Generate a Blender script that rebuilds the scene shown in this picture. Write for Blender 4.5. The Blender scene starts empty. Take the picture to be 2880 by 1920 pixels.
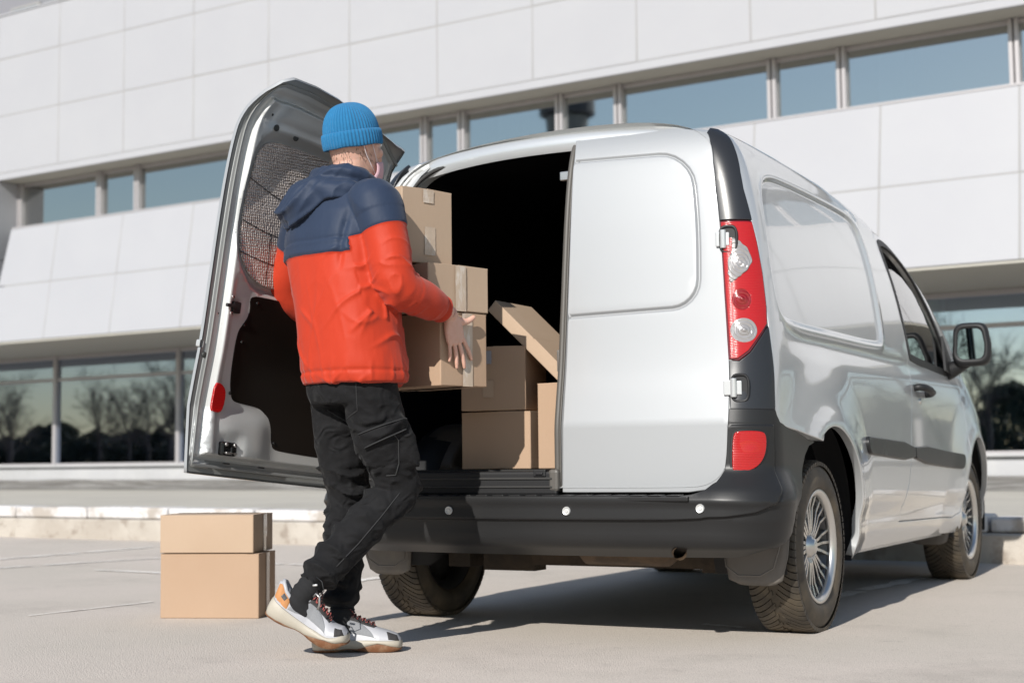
import bpy, bmesh, math, random
import numpy as np
from mathutils import Vector, Matrix, noise
from mathutils.geometry import delaunay_2d_cdt
R = math.radians
random.seed(7)
sc = bpy.context.scene
COL = sc.collection

# ------------------------------------------------------------------ objects
def tag(o, label=None, cat=None, group=None, kind=None):
    if label: o['label'] = label
    if cat: o['category'] = cat
    if group: o['group'] = group
    if kind: o['kind'] = kind
    return o

def empty(name, loc=(0, 0, 0), parent=None):
    o = bpy.data.objects.new(name, None); COL.objects.link(o)
    o.location = loc; o.empty_display_size = .1
    if parent: o.parent = parent
    return o

def obj(name, verts, faces, mat, parent=None, smooth=True, mats=None, fmat=None):
    me = bpy.data.meshes.new(name)
    me.from_pydata([tuple(map(float, v)) for v in verts], [], [tuple(map(int, f)) for f in faces])
    me.update()
    if mats:
        for m in mats: me.materials.append(m)
        if fmat is not None: me.polygons.foreach_set('material_index', np.array(fmat, dtype=np.int32))
    elif mat: me.materials.append(mat)
    me.polygons.foreach_set('use_smooth', np.full(len(me.polygons), smooth))
    o = bpy.data.objects.new(name, me); COL.objects.link(o)
    if parent is not None:
        o.parent = parent
        # meshes are given in world coordinates: undo the parents' transforms
        M = Matrix.Identity(4); q = parent
        while q is not None:
            M = q.matrix_basis @ M; q = q.parent
        me.transform(M.inverted())
    return o

class MB:
    """collects simple shapes into one mesh"""
    def __init__(s): s.v = []; s.f = []; s.sm = []
    def add(s, vs, fs):
        n = len(s.v); s.v += [tuple(v) for v in vs]; s.f += [tuple(i + n for i in f) for f in fs]; return s
    def box(s, x0, x1, y0, y1, z0, z1, T=None):
        vs = [(x, y, z) for z in (z0, z1) for y in (y0, y1) for x in (x0, x1)]
        if T: vs = [T(v) for v in vs]
        return s.add(vs, [(0, 2, 3, 1), (4, 5, 7, 6), (0, 1, 5, 4), (2, 6, 7, 3), (0, 4, 6, 2), (1, 3, 7, 5)])
    def tube(s, pts, r, n=10, cap=True, ring=None):
        pts = [Vector(p) for p in pts]; rr = r if hasattr(r, '__len__') else [r] * len(pts)
        b = len(s.v); up = None
        for i, p in enumerate(pts):
            d = (pts[min(i + 1, len(pts) - 1)] - pts[max(i - 1, 0)]).normalized()
            if up is None: up = Vector((0, 0, 1)) if abs(d.z) < .9 else Vector((1, 0, 0))
            u = (up - d * up.dot(d)).normalized(); w = d.cross(u); up = u
            for k in range(n):
                a = 2 * math.pi * k / n
                s.v.append(tuple(p + (u * math.cos(a) + w * math.sin(a)) * rr[i]))
        for i in range(len(pts) - 1):
            for k in range(n):
                a, c = b + i * n + k, b + i * n + (k + 1) % n
                s.f.append((a, c, c + n, a + n))
        if cap:
            s.f.append(tuple(b + k for k in range(n - 1, -1, -1))); e = b + (len(pts) - 1) * n
            s.f.append(tuple(e + k for k in range(n)))
        return s
    def lathe(s, prof, axis_o, axis_d, n=32, closed=False):
        o = Vector(axis_o); d = Vector(axis_d).normalized()
        u = d.orthogonal().normalized(); w = d.cross(u); b = len(s.v); m = len(prof)
        for k in range(n):
            a = 2 * math.pi * k / n; e = u * math.cos(a) + w * math.sin(a)
            for (t, r) in prof: s.v.append(tuple(o + d * t + e * r))
        for k in range(n):
            k2 = (k + 1) % n
            for i in range(m if closed else m - 1):
                j = (i + 1) % m
                s.f.append((b + k * m + i, b + k2 * m + i, b + k2 * m + j, b + k * m + j))
        return s
    def build(s, name, mat, parent=None, smooth=False, bevel=0, seg=2):
        o = obj(name, s.v, s.f, mat, parent, smooth)
        if bevel:
            md = o.modifiers.new('b', 'BEVEL'); md.width = bevel; md.segments = seg; md.limit_method = 'ANGLE'; md.angle_limit = R(40)
            md.harden_normals = False
        return o

def shade_auto(o, ang=35):
    me = o.data; bm = bmesh.new(); bm.from_mesh(me)
    bmesh.ops.recalc_face_normals(bm, faces=bm.faces)
    for e in bm.edges:
        if len(e.link_faces) == 2 and e.calc_face_angle(0) > R(ang): e.smooth = False
    for f in bm.faces: f.smooth = True
    bm.to_mesh(me); bm.free(); return o

def recalc(o):
    me = o.data; bm = bmesh.new(); bm.from_mesh(me)
    bmesh.ops.recalc_face_normals(bm, faces=bm.faces); bm.to_mesh(me); bm.free(); return o

# ---------------------------------------------------------------- materials
def mat(name, col=(.5, .5, .5), rough=.5, metal=0, coat=0, coat_r=.05, spec=.5, bump=None, var=None, trans=0, ior=1.45, emit=None, sheen=0, alpha=1):
    m = bpy.data.materials.new(name); m.use_nodes = True; nt = m.node_tree; N = nt.nodes; L = nt.links
    b = N['Principled BSDF']
    b.inputs['Base Color'].default_value = (*col, 1); b.inputs['Roughness'].default_value = rough
    b.inputs['Metallic'].default_value = metal; b.inputs['Coat Weight'].default_value = coat
    b.inputs['Coat Roughness'].default_value = coat_r; b.inputs['Specular IOR Level'].default_value = spec
    b.inputs['Transmission Weight'].default_value = trans; b.inputs['IOR'].default_value = ior
    b.inputs['Sheen Weight'].default_value = sheen; b.inputs['Alpha'].default_value = alpha
    tc = N.new('ShaderNodeTexCoord')
    def noise_(scale, detail=4, rough_=.6, stretch=None):
        n = N.new('ShaderNodeTexNoise'); n.inputs['Scale'].default_value = scale; n.inputs['Detail'].default_value = detail
        n.inputs['Roughness'].default_value = rough_
        if stretch:
            mp = N.new('ShaderNodeMapping'); mp.inputs['Scale'].default_value = stretch
            L.new(tc.outputs['Object'], mp.inputs['Vector']); L.new(mp.outputs[0], n.inputs['Vector'])
        else: L.new(tc.outputs['Object'], n.inputs['Vector'])
        return n
    if var:   # list of (scale, amount, colour2, lo, hi, [stretch])
        src = None
        for v in var:
            n = noise_(v[0], 5, .6, v[5] if len(v) > 5 else None)
            mr = N.new('ShaderNodeMapRange'); mr.inputs['From Min'].default_value = v[3]; mr.inputs['From Max'].default_value = v[4]
            mr.inputs['To Max'].default_value = v[1]; L.new(n.outputs['Fac'], mr.inputs['Value'])
            mx = N.new('ShaderNodeMix'); mx.data_type = 'RGBA'; L.new(mr.outputs[0], mx.inputs['Factor'])
            if src: L.new(src, mx.inputs['A'])
            else: mx.inputs['A'].default_value = (*col, 1)
            mx.inputs['B'].default_value = (*v[2], 1); src = mx.outputs['Result']
        L.new(src, b.inputs['Base Color'])
    if bump:  # list of (scale, dist, strength, [stretch])
        last = None
        for q in bump:
            n = noise_(q[0], 6, .6, q[3] if len(q) > 3 else None); bp = N.new('ShaderNodeBump')
            bp.inputs['Distance'].default_value = q[1]; bp.inputs['Strength'].default_value = q[2]
            L.new(n.outputs['Fac'], bp.inputs['Height'])
            if last: L.new(last, bp.inputs['Normal'])
            last = bp.outputs['Normal']
        L.new(last, b.inputs['Normal'])
    if emit:
        b.inputs['Emission Color'].default_value = (*emit[:3], 1); b.inputs['Emission Strength'].default_value = emit[3]
    return m

M = {}
M['silver'] = mat('silver_paint', (.52, .53, .535), .34, .48, 1, .03, .5, var=[(2.5, .25, (.44, .44, .43), .5, .75)])
M['silver_in'] = mat('silver_inner', (.42, .425, .42), .38, .22, .5, .12, .5, bump=[(260, .0006, .25)])
M['plastic'] = mat('grey_plastic', (.016, .016, .0165), .38, 0, 0, .1, .38, bump=[(900, .0004, .3)], var=[(3, .35, (.024, .023, .022), .45, .7)])
M['plastic2'] = mat('smooth_plastic', (.020, .021, .024), .30, 0, 0, .1, .5, bump=[(700, .0003, .2)])
M['black'] = mat('black_trim', (.010, .010, .011), .55)
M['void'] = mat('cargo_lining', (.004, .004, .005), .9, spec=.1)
M['rubber'] = mat('door_rubber', (.03, .029, .028), .55)
M['tyre'] = mat('tyre_rubber', (.022, .021, .020), .62, bump=[(300, .0006, .4)], var=[(9, .8, (.075, .064, .050), .42, .68)])
M['chrome'] = mat('alloy', (.60, .585, .56), .30, .9)
M['alloydark'] = mat('alloy_recess', (.075, .075, .078), .42, .7)
M['glass_dark'] = mat('vehicle_glass', (.02, .03, .03), .02, 0, 0, spec=.9)
M['redlens'] = mat('red_lens', (.36, .007, .007), .16, 0, .6, .03)
M['clearlens'] = mat('clear_lens', (.30, .285, .28), .2, .3, .8, .02)
M['dirt'] = mat('underbody', (.035, .027, .020), .8, var=[(6, .8, (.085, .058, .036), .4, .7)], bump=[(40, .01, .5)])
M['dirtmetal'] = mat('rusty_metal', (.12, .08, .05), .6, .5, var=[(12, .8, (.05, .035, .025), .4, .6)])
M['card'] = mat('cardboard', (.365, .25, .17), .72, spec=.25, var=[(2.2, .35, (.41, .295, .21), .4, .7), (420, .10, (.33, .21, .13), .4, .7, (1, 1, .06))], bump=[(60, .001, .25, (1, 1, .15)), (9, .004, .2)])
M['card2'] = mat('cardboard_pale', (.41, .305, .22), .72, spec=.25, var=[(2.6, .4, (.365, .255, .175), .4, .7), (380, .10, (.36, .25, .16), .4, .7, (1, 1, .06))], bump=[(60, .001, .25, (1, 1, .15)), (9, .004, .2)])
M['cardedge'] = mat('cardboard_edge', (.30, .20, .13), .8)
M['tape'] = mat('clear_tape', (.44, .345, .26), .20, 0, .6, .08, bump=[(30, .003, .5, (1, 1, .3))], var=[(26, .7, (.62, .57, .51), .52, .66, (1, 1, .35))])
M['greytape'] = mat('grey_tape', (.33, .33, .36), .35, .2, bump=[(40, .002, .4)])
M['silver_door'] = mat('silver_paint_tail', (.325, .333, .342), .48, .22, .6, .15, .5)
M['darkred'] = mat('lamp_rim_red', (.10, .004, .006), .15, 0, 1, .03)
M['redlens2'] = mat('red_reflector_bowl', (.20, .003, .003), .14, 0, 1, .02)
M['sensor'] = mat('sensor_white', (.62, .62, .61), .35, .4)
M['floor_rubber'] = mat('bay_floor', (.020, .019, .018), .8)
M['bay_paint'] = mat('bay_wheelarch', (.075, .062, .05), .45, var=[(5, .8, (.12, .095, .07), .45, .6)])
M['seat'] = mat('seat_cloth', (.03, .03, .035), .9)
M['tyre_tread'] = mat('tyre_dusty', (.030, .025, .020), .62, bump=[(240, .0008, .4)], var=[(5, .9, (.10, .078, .052), .38, .60), (60, .4, (.05, .044, .036), .5, .7)])
M['spoke'] = mat('spoke_alloy', (.50, .49, .47), .26, 1)
M['flap'] = mat('mud_flap_rubber', (.125, .112, .100), .5, var=[(5, .7, (.19, .165, .135), .5, .7)])
M['hem'] = mat('primed_edge', (.24, .245, .24), .4, .25, .2)
M['darkpanel'] = mat('dark_trim_board', (.008, .006, .005), .35, spec=.25)
M['plug'] = mat('rubber_plug', (.035, .037, .036), .5)
M['black_gloss'] = mat('gloss_black', (.008, .008, .008), .2)
M['chrome_dull'] = mat('zinc', (.45, .44, .43), .35, .9)
def foil_mat():
    m = bpy.data.materials.new('foil_bubble_sheet'); m.use_nodes = True; nt = m.node_tree; N = nt.nodes; L = nt.links; b = N['Principled BSDF']
    b.inputs['Metallic'].default_value = .45; b.inputs['Roughness'].default_value = .34
    tc = N.new('ShaderNodeTexCoord'); v = N.new('ShaderNodeTexVoronoi'); v.inputs['Scale'].default_value = 105; v.inputs['Randomness'].default_value = .35
    mp = N.new('ShaderNodeMapping'); mp.inputs['Rotation'].default_value = (0, R(10), R(6)); L.new(tc.outputs['Object'], mp.inputs[0]); L.new(mp.outputs[0], v.inputs['Vector'])
    bp = N.new('ShaderNodeBump'); bp.inputs['Distance'].default_value = .012; bp.inputs['Strength'].default_value = 1; bp.invert = True; L.new(v.outputs['Distance'], bp.inputs['Height'])
    n = N.new('ShaderNodeTexNoise'); n.inputs['Scale'].default_value = 9; L.new(tc.outputs['Object'], n.inputs['Vector'])
    cr = N.new('ShaderNodeMix'); cr.data_type = 'RGBA'; cr.inputs['A'].default_value = (.66, .58, .53, 1); cr.inputs['B'].default_value = (.36, .30, .27, 1); L.new(n.outputs['Fac'], cr.inputs['Factor'])
    L.new(cr.outputs['Result'], b.inputs['Base Color']); L.new(bp.outputs[0], b.inputs['Normal']); return m
M['foil'] = foil_mat()
def glass_van():
    m = bpy.data.materials.new('side_window_glass'); m.use_nodes = True; nt = m.node_tree; N = nt.nodes; L = nt.links
    N.remove(N['Principled BSDF']); out = N['Material Output']
    tr = N.new('ShaderNodeBsdfTransparent'); tr.inputs['Color'].default_value = (.62, .74, .70, 1); gl = N.new('ShaderNodeBsdfGlossy'); gl.inputs['Roughness'].default_value = .005
    fr = N.new('ShaderNodeFresnel'); fr.inputs['IOR'].default_value = 1.55; mu = N.new('ShaderNodeMath'); mu.operation = 'MULTIPLY_ADD'; mu.inputs[1].default_value = 1.6; mu.inputs[2].default_value = .06; mu.use_clamp = True
    L.new(fr.outputs[0], mu.inputs[0]); mx = N.new('ShaderNodeMixShader'); L.new(mu.outputs[0], mx.inputs[0]); L.new(tr.outputs[0], mx.inputs[1]); L.new(gl.outputs[0], mx.inputs[2]); L.new(mx.outputs[0], out.inputs['Surface']); return m
M['glass_van'] = glass_van()

def ribbed(m, scale, dist):
    nt = m.node_tree; N = nt.nodes; L = nt.links; tc = N.new('ShaderNodeTexCoord'); w = N.new('ShaderNodeTexWave'); w.bands_direction = 'Z'; w.inputs['Scale'].default_value = scale
    L.new(tc.outputs['Object'], w.inputs['Vector']); bp = N.new('ShaderNodeBump'); bp.inputs['Distance'].default_value = dist; bp.inputs['Strength'].default_value = .8
    L.new(w.outputs['Fac'], bp.inputs['Height']); L.new(bp.outputs[0], N['Principled BSDF'].inputs['Normal'])
ribbed(M['redlens'], 55, .0007)
M['brake'] = mat('brake_drum', (.03, .03, .03), .6)
M['rubber2'] = mat('door_bead', (.085, .078, .070), .5)
# ------------------------------------------------------------------ setting
SUN_DIR = Vector((-.09, 1.0, -.61)).normalized()      # travel direction of sunlight
def asphalt_mat(name, c1, c2, c3):
    m = bpy.data.materials.new(name); m.use_nodes = True; nt = m.node_tree; N = nt.nodes; L = nt.links
    b = N['Principled BSDF']; b.inputs['Roughness'].default_value = .85; b.inputs['Specular IOR Level'].default_value = .25
    tc = N.new('ShaderNodeTexCoord')
    def nz(s, d=6, r=.65, st=None):
        n = N.new('ShaderNodeTexNoise'); n.inputs['Scale'].default_value = s; n.inputs['Detail'].default_value = d; n.inputs['Roughness'].default_value = r
        if st:
            mp = N.new('ShaderNodeMapping'); mp.inputs['Scale'].default_value = st; L.new(tc.outputs['Object'], mp.inputs[0]); L.new(mp.outputs[0], n.inputs['Vector'])
        else: L.new(tc.outputs['Object'], n.inputs['Vector'])
        return n.outputs['Fac']
    def mr(f, a, c, t0=0, t1=1):
        k = N.new('ShaderNodeMapRange'); k.inputs['From Min'].default_value = a; k.inputs['From Max'].default_value = c
        k.inputs['To Min'].default_value = t0; k.inputs['To Max'].default_value = t1; L.new(f, k.inputs['Value']); return k.outputs[0]
    def mix(f, a, c):
        k = N.new('ShaderNodeMix'); k.data_type = 'RGBA'; L.new(f, k.inputs['Factor'])
        if isinstance(a, tuple): k.inputs['A'].default_value = (*a, 1)
        else: L.new(a, k.inputs['A'])
        if isinstance(c, tuple): k.inputs['B'].default_value = (*c, 1)
        else: L.new(c, k.inputs['B'])
        return k.outputs['Result']
    base = mix(mr(nz(.55, 7), .38, .64), c1, c2)
    base = mix(mr(nz(130, 3, .8), .56, .74, 0, .9), base, c3)           # dark chips of stone
    base = mix(mr(nz(210, 3, .8), .62, .78, 0, .7), base, (.72, .68, .62))  # pale chips
    base = mix(mr(nz(48, 4, .8), .58, .70, 0, .45), base, c3)
    base = mix(mr(nz(62, 3, .8), .60, .72, 0, .4), base, (.70, .66, .60))
    base = mix(mr(nz(.9, 8, .75), .52, .68, 0, .22), base, c3)
    base = mix(mr(nz(7, 6, .7), .62, .75, 0, .35), base, c3)
    v = N.new('ShaderNodeTexVoronoi'); v.inputs['Scale'].default_value = 170; L.new(tc.outputs['Object'], v.inputs['Vector'])
    b1 = N.new('ShaderNodeBump'); b1.inputs['Distance'].default_value = .003; b1.inputs['Strength'].default_value = .5; L.new(v.outputs['Distance'], b1.inputs['Height'])
    b2 = N.new('ShaderNodeBump'); b2.inputs['Distance'].default_value = .02; b2.inputs['Strength'].default_value = .10; L.new(nz(5), b2.inputs['Height']); L.new(b1.outputs[0], b2.inputs['Normal'])
    L.new(b2.outputs[0], b.inputs['Normal']); L.new(base, b.inputs['Base Color']); return m
M['asphalt'] = asphalt_mat('asphalt', (.495, .445, .388), (.545, .48, .425), (.17, .15, .13))
M['asphalt2'] = asphalt_mat('old_pavement', (.43, .40, .35), (.48, .45, .39), (.28, .26, .23))
M['paintline'] = mat('road_paint', (.80, .76, .70), .8, var=[(9, .9, (.56, .49, .435), .50, .66), (70, .7, (.54, .46, .405), .52, .66)])
M['kerbstone'] = mat('kerb_concrete', (.36, .32, .275), .9, var=[(2.2, .7, (.46, .42, .37), .42, .58), (7, .8, (.24, .20, .165), .52, .66)], bump=[(25, .01, .5)])
M['kerbwhite'] = mat('whitewashed_kerb', (.56, .54, .53), .85, var=[(3, .95, (.36, .32, .28), .50, .60), (16, .5, (.30, .27, .24), .55, .7)], bump=[(20, .01, .4)])
M['cladding'] = mat('white_cladding', (.352, .352, .372), .42, 0, 0, spec=.4, var=[(.8, .5, (.372, .372, .388), .4, .65)], bump=[(1.2, .004, .25)])
M['joint'] = mat('cladding_joint', (.27, .265, .26), .8)
M['soffit'] = mat('soffit_panel', (.40, .38, .335), .7)
M['mullion'] = mat('window_mullion', (.40, .38, .385), .4, .3)
M['plinth'] = mat('plinth_concrete', (.40, .40, .41), .85, var=[(1.2, .5, (.47, .47, .47), .5, .65), (.5, .6, (.32, .32, .315), .5, .7)], bump=[(9, .01, .3)])
M['grit'] = mat('dirt_strip', (.20, .185, .165), .95, var=[(1.1, .9, (.40, .38, .35), .47, .62, (1, 3, 1)), (14, .5, (.18, .17, .15), .5, .7)], bump=[(12, .05, .6)])

def glass(name, tint, refl, base):
    """architectural pane: part mirror, part clear"""
    m = bpy.data.materials.new(name); m.use_nodes = True; nt = m.node_tree; N = nt.nodes; L = nt.links
    N.remove(N['Principled BSDF']); out = N['Material Output']
    tr = N.new('ShaderNodeBsdfTransparent'); tr.inputs['Color'].default_value = (*tint, 1)
    gl = N.new('ShaderNodeBsdfGlossy'); gl.inputs['Color'].default_value = (*refl, 1); gl.inputs['Roughness'].default_value = .02
    lw = N.new('ShaderNodeFresnel'); lw.inputs['IOR'].default_value = 1.5
    ad = N.new('ShaderNodeMath'); ad.operation = 'ADD'; ad.use_clamp = True; ad.inputs[1].default_value = base; L.new(lw.outputs[0], ad.inputs[0])
    mx = N.new('ShaderNodeMixShader'); L.new(ad.outputs[0], mx.inputs[0]); L.new(tr.outputs[0], mx.inputs[1]); L.new(gl.outputs[0], mx.inputs[2])
    tc = N.new('ShaderNodeTexCoord'); n = N.new('ShaderNodeTexNoise'); n.inputs['Scale'].default_value = .35; L.new(tc.outputs['Object'], n.inputs['Vector'])
    bp = N.new('ShaderNodeBump'); bp.inputs['Distance'].default_value = .012; bp.inputs['Strength'].default_value = .3; L.new(n.outputs['Fac'], bp.inputs['Height'])
    L.new(bp.outputs[0], gl.inputs['Normal']); L.new(mx.outputs[0], out.inputs['Surface']); return m
M['pane_up'] = glass('blue_pane', (.30, .38, .38), (.98, .99, .97), .41)
M['pane_low'] = glass('ground_floor_pane', (.74, .80, .76), (.70, .80, 1.0), .38)

# ground
def plane(name, x0, x1, y0, y1, z, m, kind='structure', f=None, n=1):
    T = f or (lambda v: v)
    vs = []; fs = []
    for j in range(n + 1):
        for i in range(n + 1):
            vs.append(T((x0 + (x1 - x0) * i / n, y0 + (y1 - y0) * j / n, z)))
    for j in range(n):
        for i in range(n):
            a = j * (n + 1) + i; fs.append((a, a + 1, a + n + 2, a + n + 1))
    o = obj(name, vs, fs, m); o['kind'] = kind; return o
plane('ground', -400, 400, -400, 400, 0, M['asphalt'])
BD = R(-4.61)
FS = Vector((math.cos(BD), math.sin(BD), 0)); FN = Vector((-math.sin(BD), math.cos(BD), 0))
def W(s, off, z):      # along the facade, distance behind its front plane, height
    p = FS * s + FN * (15.516 + off); return (p.x, p.y, z)
def K(v): return W(v[0], v[1] - 15.516, v[2])
KO = 4.595            # kerb line (distance along the facade normal)
plane('pavement', -70, 70, KO + .30, 15.0, .235, M['asphalt2'], f=K)
def strip(name, off0, off1, zf, m, amp):
    vs = []; fs = []; n = 260; k = 5
    for i in range(n + 1):
        s = -60 + 120 * i / n
        for j in range(k):
            t = j / (k - 1)
            vs.append(W(s, off0 + (off1 - off0) * t, zf(t) + amp * math.sin(math.pi * t) * (noise.noise((s * .9, j * 3, 1)) + .4)))
    for i in range(n):
        for j in range(k - 1):
            a = i * k + j; fs.append((a, a + k, a + k + 1, a + 1))
    o = obj(name, vs, fs, m); o['kind'] = 'structure'; return o
strip('gravel_strip', -1.6, 2.35, lambda t: .24 + .13 * t, M['grit'], .10)
# kerb: concrete base course and a course of whitewashed stones on it
b = MB(); x = -60
while x < 60:
    l = 1.0 * random.uniform(1.6, 3.0); j = random.uniform(-.012, .012)
    b.box(x + .008, x + l - .008, KO - .0 + j, KO + .34, -.05, .178 + random.uniform(-.008, .004), K); x += l
kb = empty('kerb', W(0, KO - 15.516, 0)); tag(kb, 'low concrete kerb with whitewashed top stones running behind the van', 'kerb')
shade_auto(b.build('kerb_base', M['kerbstone'], kb, bevel=.015), 30)
b = MB(); x = -60
while x < 60:
    l = random.uniform(.95, 1.05); j = random.uniform(-.012, .012)
    b.box(x + .01, x + l - .01, KO + .05 + j, KO + .32, .18, .285 + random.uniform(-.012, .008), K); x += l
shade_auto(b.build('kerb_stone', M['kerbwhite'], kb, bevel=.018), 30)
# worn parking-bay lines
def line(x0, y0, x1, y1, w, seed):
    d = Vector((x1 - x0, y1 - y0)); L_ = d.length; d /= L_; nn = Vector((-d.y, d.x)); rnd = random.Random(seed); b = MB(); t = 0
    while t < L_:
        l = rnd.uniform(.15, .9); g = rnd.uniform(.0, .10); e = min(t + l, L_); k = 7
        up = [Vector((x0, y0)) + d * (t + (e - t) * i / k) + nn * (w / 2 * rnd.uniform(.35, 1.0)) for i in range(k + 1)]
        dn = [Vector((x0, y0)) + d * (t + (e - t) * i / k) - nn * (w / 2 * rnd.uniform(.35, 1.0)) for i in range(k + 1)]
        b.add([(p.x, p.y, .004) for p in up + dn], [(i, k + 1 + i, k + 2 + i, i + 1) for i in range(k)])
        t = e + g
    o = b.build('parking_line', M['paintline']); o['kind'] = 'structure'; return o
PLINES = []
for i, a in enumerate([(-5.64, 2.7, -5.66, 4.55, .07), (-4.93, 2.05, -4.6, 3.3, .06), (-4.16, 2.15, -3.3, 2.09, .06), (-3.7, 3.02, -3.1, 3.0, .06),
                       (-2.385, -.1, -2.33, .62, .018), (-2.13, 2.0, -2.12, 2.6, .08), (.50, 1.6, .70, 4.0, .09), (.40, .70, .60, .65, .05), (3.4, 1.0, 3.6, 4.4, .09)]):
    line(*a[:4], a[4] * 1.5, seed=i)

bl = empty('office_building', W(0, 0, .3))
tag(bl, 'long white panelled office building with bands of blue windows filling the background', 'building')
S0, S1 = -60.0, 40.0
PX = [-21.08 + 1.905 * k for k in range(-20, 32)]     # vertical joints
def panels(name, s_list, z_list, off, mat_, slope=0., zref=0, s_min=None):
    b = MB(); g = .007
    for i in range(len(s_list) - 1):
        for j in range(len(z_list) - 1):
            s0, s1, z0, z1 = s_list[i] + g, s_list[i + 1] - g, z_list[j] + g, z_list[j + 1] - g
            dz = random.uniform(-.003, .003)
            T = lambda v: W(v[0], v[1] + slope * (v[2] - zref), v[2])
            b.box(s0, s1, off - .03 + dz, off + .02, z0, z1, T)
    o = b.build(name, mat_, bl, bevel=.008, seg=1); shade_auto(o, 30); return o
ups = [s for s in PX]
panels('cladding', ups, [6.80, 8.02, 9.24, 10.17], 0, M['cladding'])
b = MB(); b.box(PX[0], PX[-1], -.0265, .57 + .02, 6.80, 10.14, lambda v: W(*v)); b.build('wall', M['joint'], bl)
# drip edge under the upper band, parapet cap
b = MB(); b.box(PX[0], PX[-1], -.035, .03, 6.66, 6.795, lambda v: W(*v)); b.box(PX[0], PX[-1], -.05, .5, 10.172, 10.21, lambda v: W(*v)); b.build('edge_trim', M['cladding'], bl, bevel=.006)
b = MB(); b.box(PX[0], PX[-1], .03, .9, 6.665, 6.70, lambda v: W(*v)); b.build('soffit', M['soffit'], bl)
# lower band, battered: its foot stands .34 m further out
lows = [-22.50] + [s + .03 for s in PX if s > -22]
slope = .34 / 2.4
def lowS(v):
    lean = -.14 * (5.58 - v[2]) if v[0] < -22.4 else 0
    return W(v[0] + lean, v[1] + slope * (v[2] - 5.58), v[2])
b = MB(); g = .007
for i in range(len(lows) - 1):
    for (z0, z1) in ((3.20, 4.38), (4.38, 5.585)):
        dz = random.uniform(-.003, .003)
        b.box(lows[i] + g, lows[i + 1] - g, -.03 + dz, .05, z0 + g, z1 - g, lowS)
o = b.build('cladding', M['cladding'], bl, bevel=.008, seg=1); shade_auto(o, 30)
b = MB(); b.box(-22.47, PX[-1], -.0265, .60, 3.21, 5.575, lambda v: W(v[0], v[1] + (slope * (v[2] - 5.58) if v[1] < .3 else 0), v[2])); b.build('wall', M['joint'], bl)
b = MB(); b.box(-34, -22.51, .0, 3.2, 3.165, 3.195, lambda v: W(*v)); b.box(-22.5, PX[-1], -.37, 3.2, 3.165, 3.195, lambda v: W(*v)); b.build('soffit', M['soffit'], bl)
b = MB(); b.box(-22.5, PX[-1], -.01, .62, 5.588, 5.62, lambda v: W(*v)); b.build('sill', M['mullion'], bl)
# pier closing the left end of the window strip
b = MB(); b.box(-32, -22.98, .0, .60, 5.0, 6.66, lambda v: W(*v)); b.box(-32, -22.98, .0, .60, 3.2, 4.985, lambda v: W(*v)); b.build('pier', M['cladding'], bl, bevel=.01)
# upper strip of windows
mu = [-22.9, -20.48, -19.38]
s = -16.6
mul = [-22.93, -20.48, -19.38, -16.62, -15.5, -12.26, -11.46, -9.5, -8.4, -5.76, -4.67, -2.19, -1.05, 1.6, 2.7]
while mul[-1] < 38: mul += [mul[-1] + 2.6, mul[-1] + 3.7]
left = mul
for i, m0 in enumerate(mul[:-1]):
    m1 = mul[i + 1]
    f = MB(); w = .07
    T = lambda v: W(*v)
    f.box(m0 - w, m0 - .012, .50, .64, 5.62, 6.66, T); f.box(m0 + .012, m0 + w, .50, .64, 5.62, 6.66, T)
    f.box(m0 + w, m1 - w, .56, .63, 5.621, 5.66, T); f.box(m0 + w, m1 - w, .56, .63, 6.60, 6.659, T)
    fo = f.build('window', M['mullion'], bl, bevel=.004, seg=1)
    p = MB(); p.box(m0 + w, m1 - w, .60, .61, 5.66, 6.60, T); p.build('pane', M['pane_up'], fo)
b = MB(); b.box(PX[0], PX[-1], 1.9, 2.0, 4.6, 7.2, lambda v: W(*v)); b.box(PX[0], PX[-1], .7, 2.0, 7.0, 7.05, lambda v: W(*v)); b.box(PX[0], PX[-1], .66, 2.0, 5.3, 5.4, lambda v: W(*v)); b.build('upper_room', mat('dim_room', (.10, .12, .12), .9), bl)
# blind columns behind the upper glass
M['pc'] = mat('pale_column', (.42, .46, .46), .9)
for s in (-18.95, -11.0, -4.25, .5): b = MB(); b.box(s, s + .42, .95, 1.3, 5.41, 6.9, lambda v: W(*v)); b.build('column', M['pc'], bl)
# ground floor: set back 2.6 m
gm = [-24.14 + 3.89 * k for k in range(-8, 17)]
for i in range(len(gm) - 1):
    m0, m1 = gm[i], gm[i + 1]; f = MB(); T = lambda v: W(*v)
    f.box(m0 - .05, m0 + .05, 2.52, 2.68, .66, 3.16, T)
    f.box(m0 + .05, m1 - .05, 2.55, 2.66, 2.59, 2.66, T); f.box(m0 + .05, m1 - .05, 2.55, 2.66, .66, .74, T); f.box(m0 + .05, m1 - .05, 2.55, 2.66, 3.08, 3.16, T)
    fo = f.build('window', M['mullion'], bl, bevel=.004, seg=1)
    p = MB(); p.box(m0 + .05, m1 - .05, 2.60, 2.61, .74, 2.59, T); p.box(m0 + .05, m1 - .05, 2.60, 2.61, 2.66, 3.08, T); p.build('pane', M['pane_low'], fo)
b = MB(); b.box(S0, S1, 2.45, 2.9, .0, .655, lambda v: W(*v)); b.box(S0, S1, 2.36, 2.9, .655, .70, lambda v: W(v[0], v[1], v[2] - .002)); b.build('plinth', M['plinth'], bl, bevel=.01)
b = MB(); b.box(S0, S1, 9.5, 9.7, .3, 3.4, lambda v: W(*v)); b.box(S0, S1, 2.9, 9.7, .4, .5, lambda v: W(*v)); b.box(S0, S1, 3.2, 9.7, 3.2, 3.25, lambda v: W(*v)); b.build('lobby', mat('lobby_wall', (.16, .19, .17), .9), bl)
M['gc'] = mat('green_column', (.70, .80, .62), .85)
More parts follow.
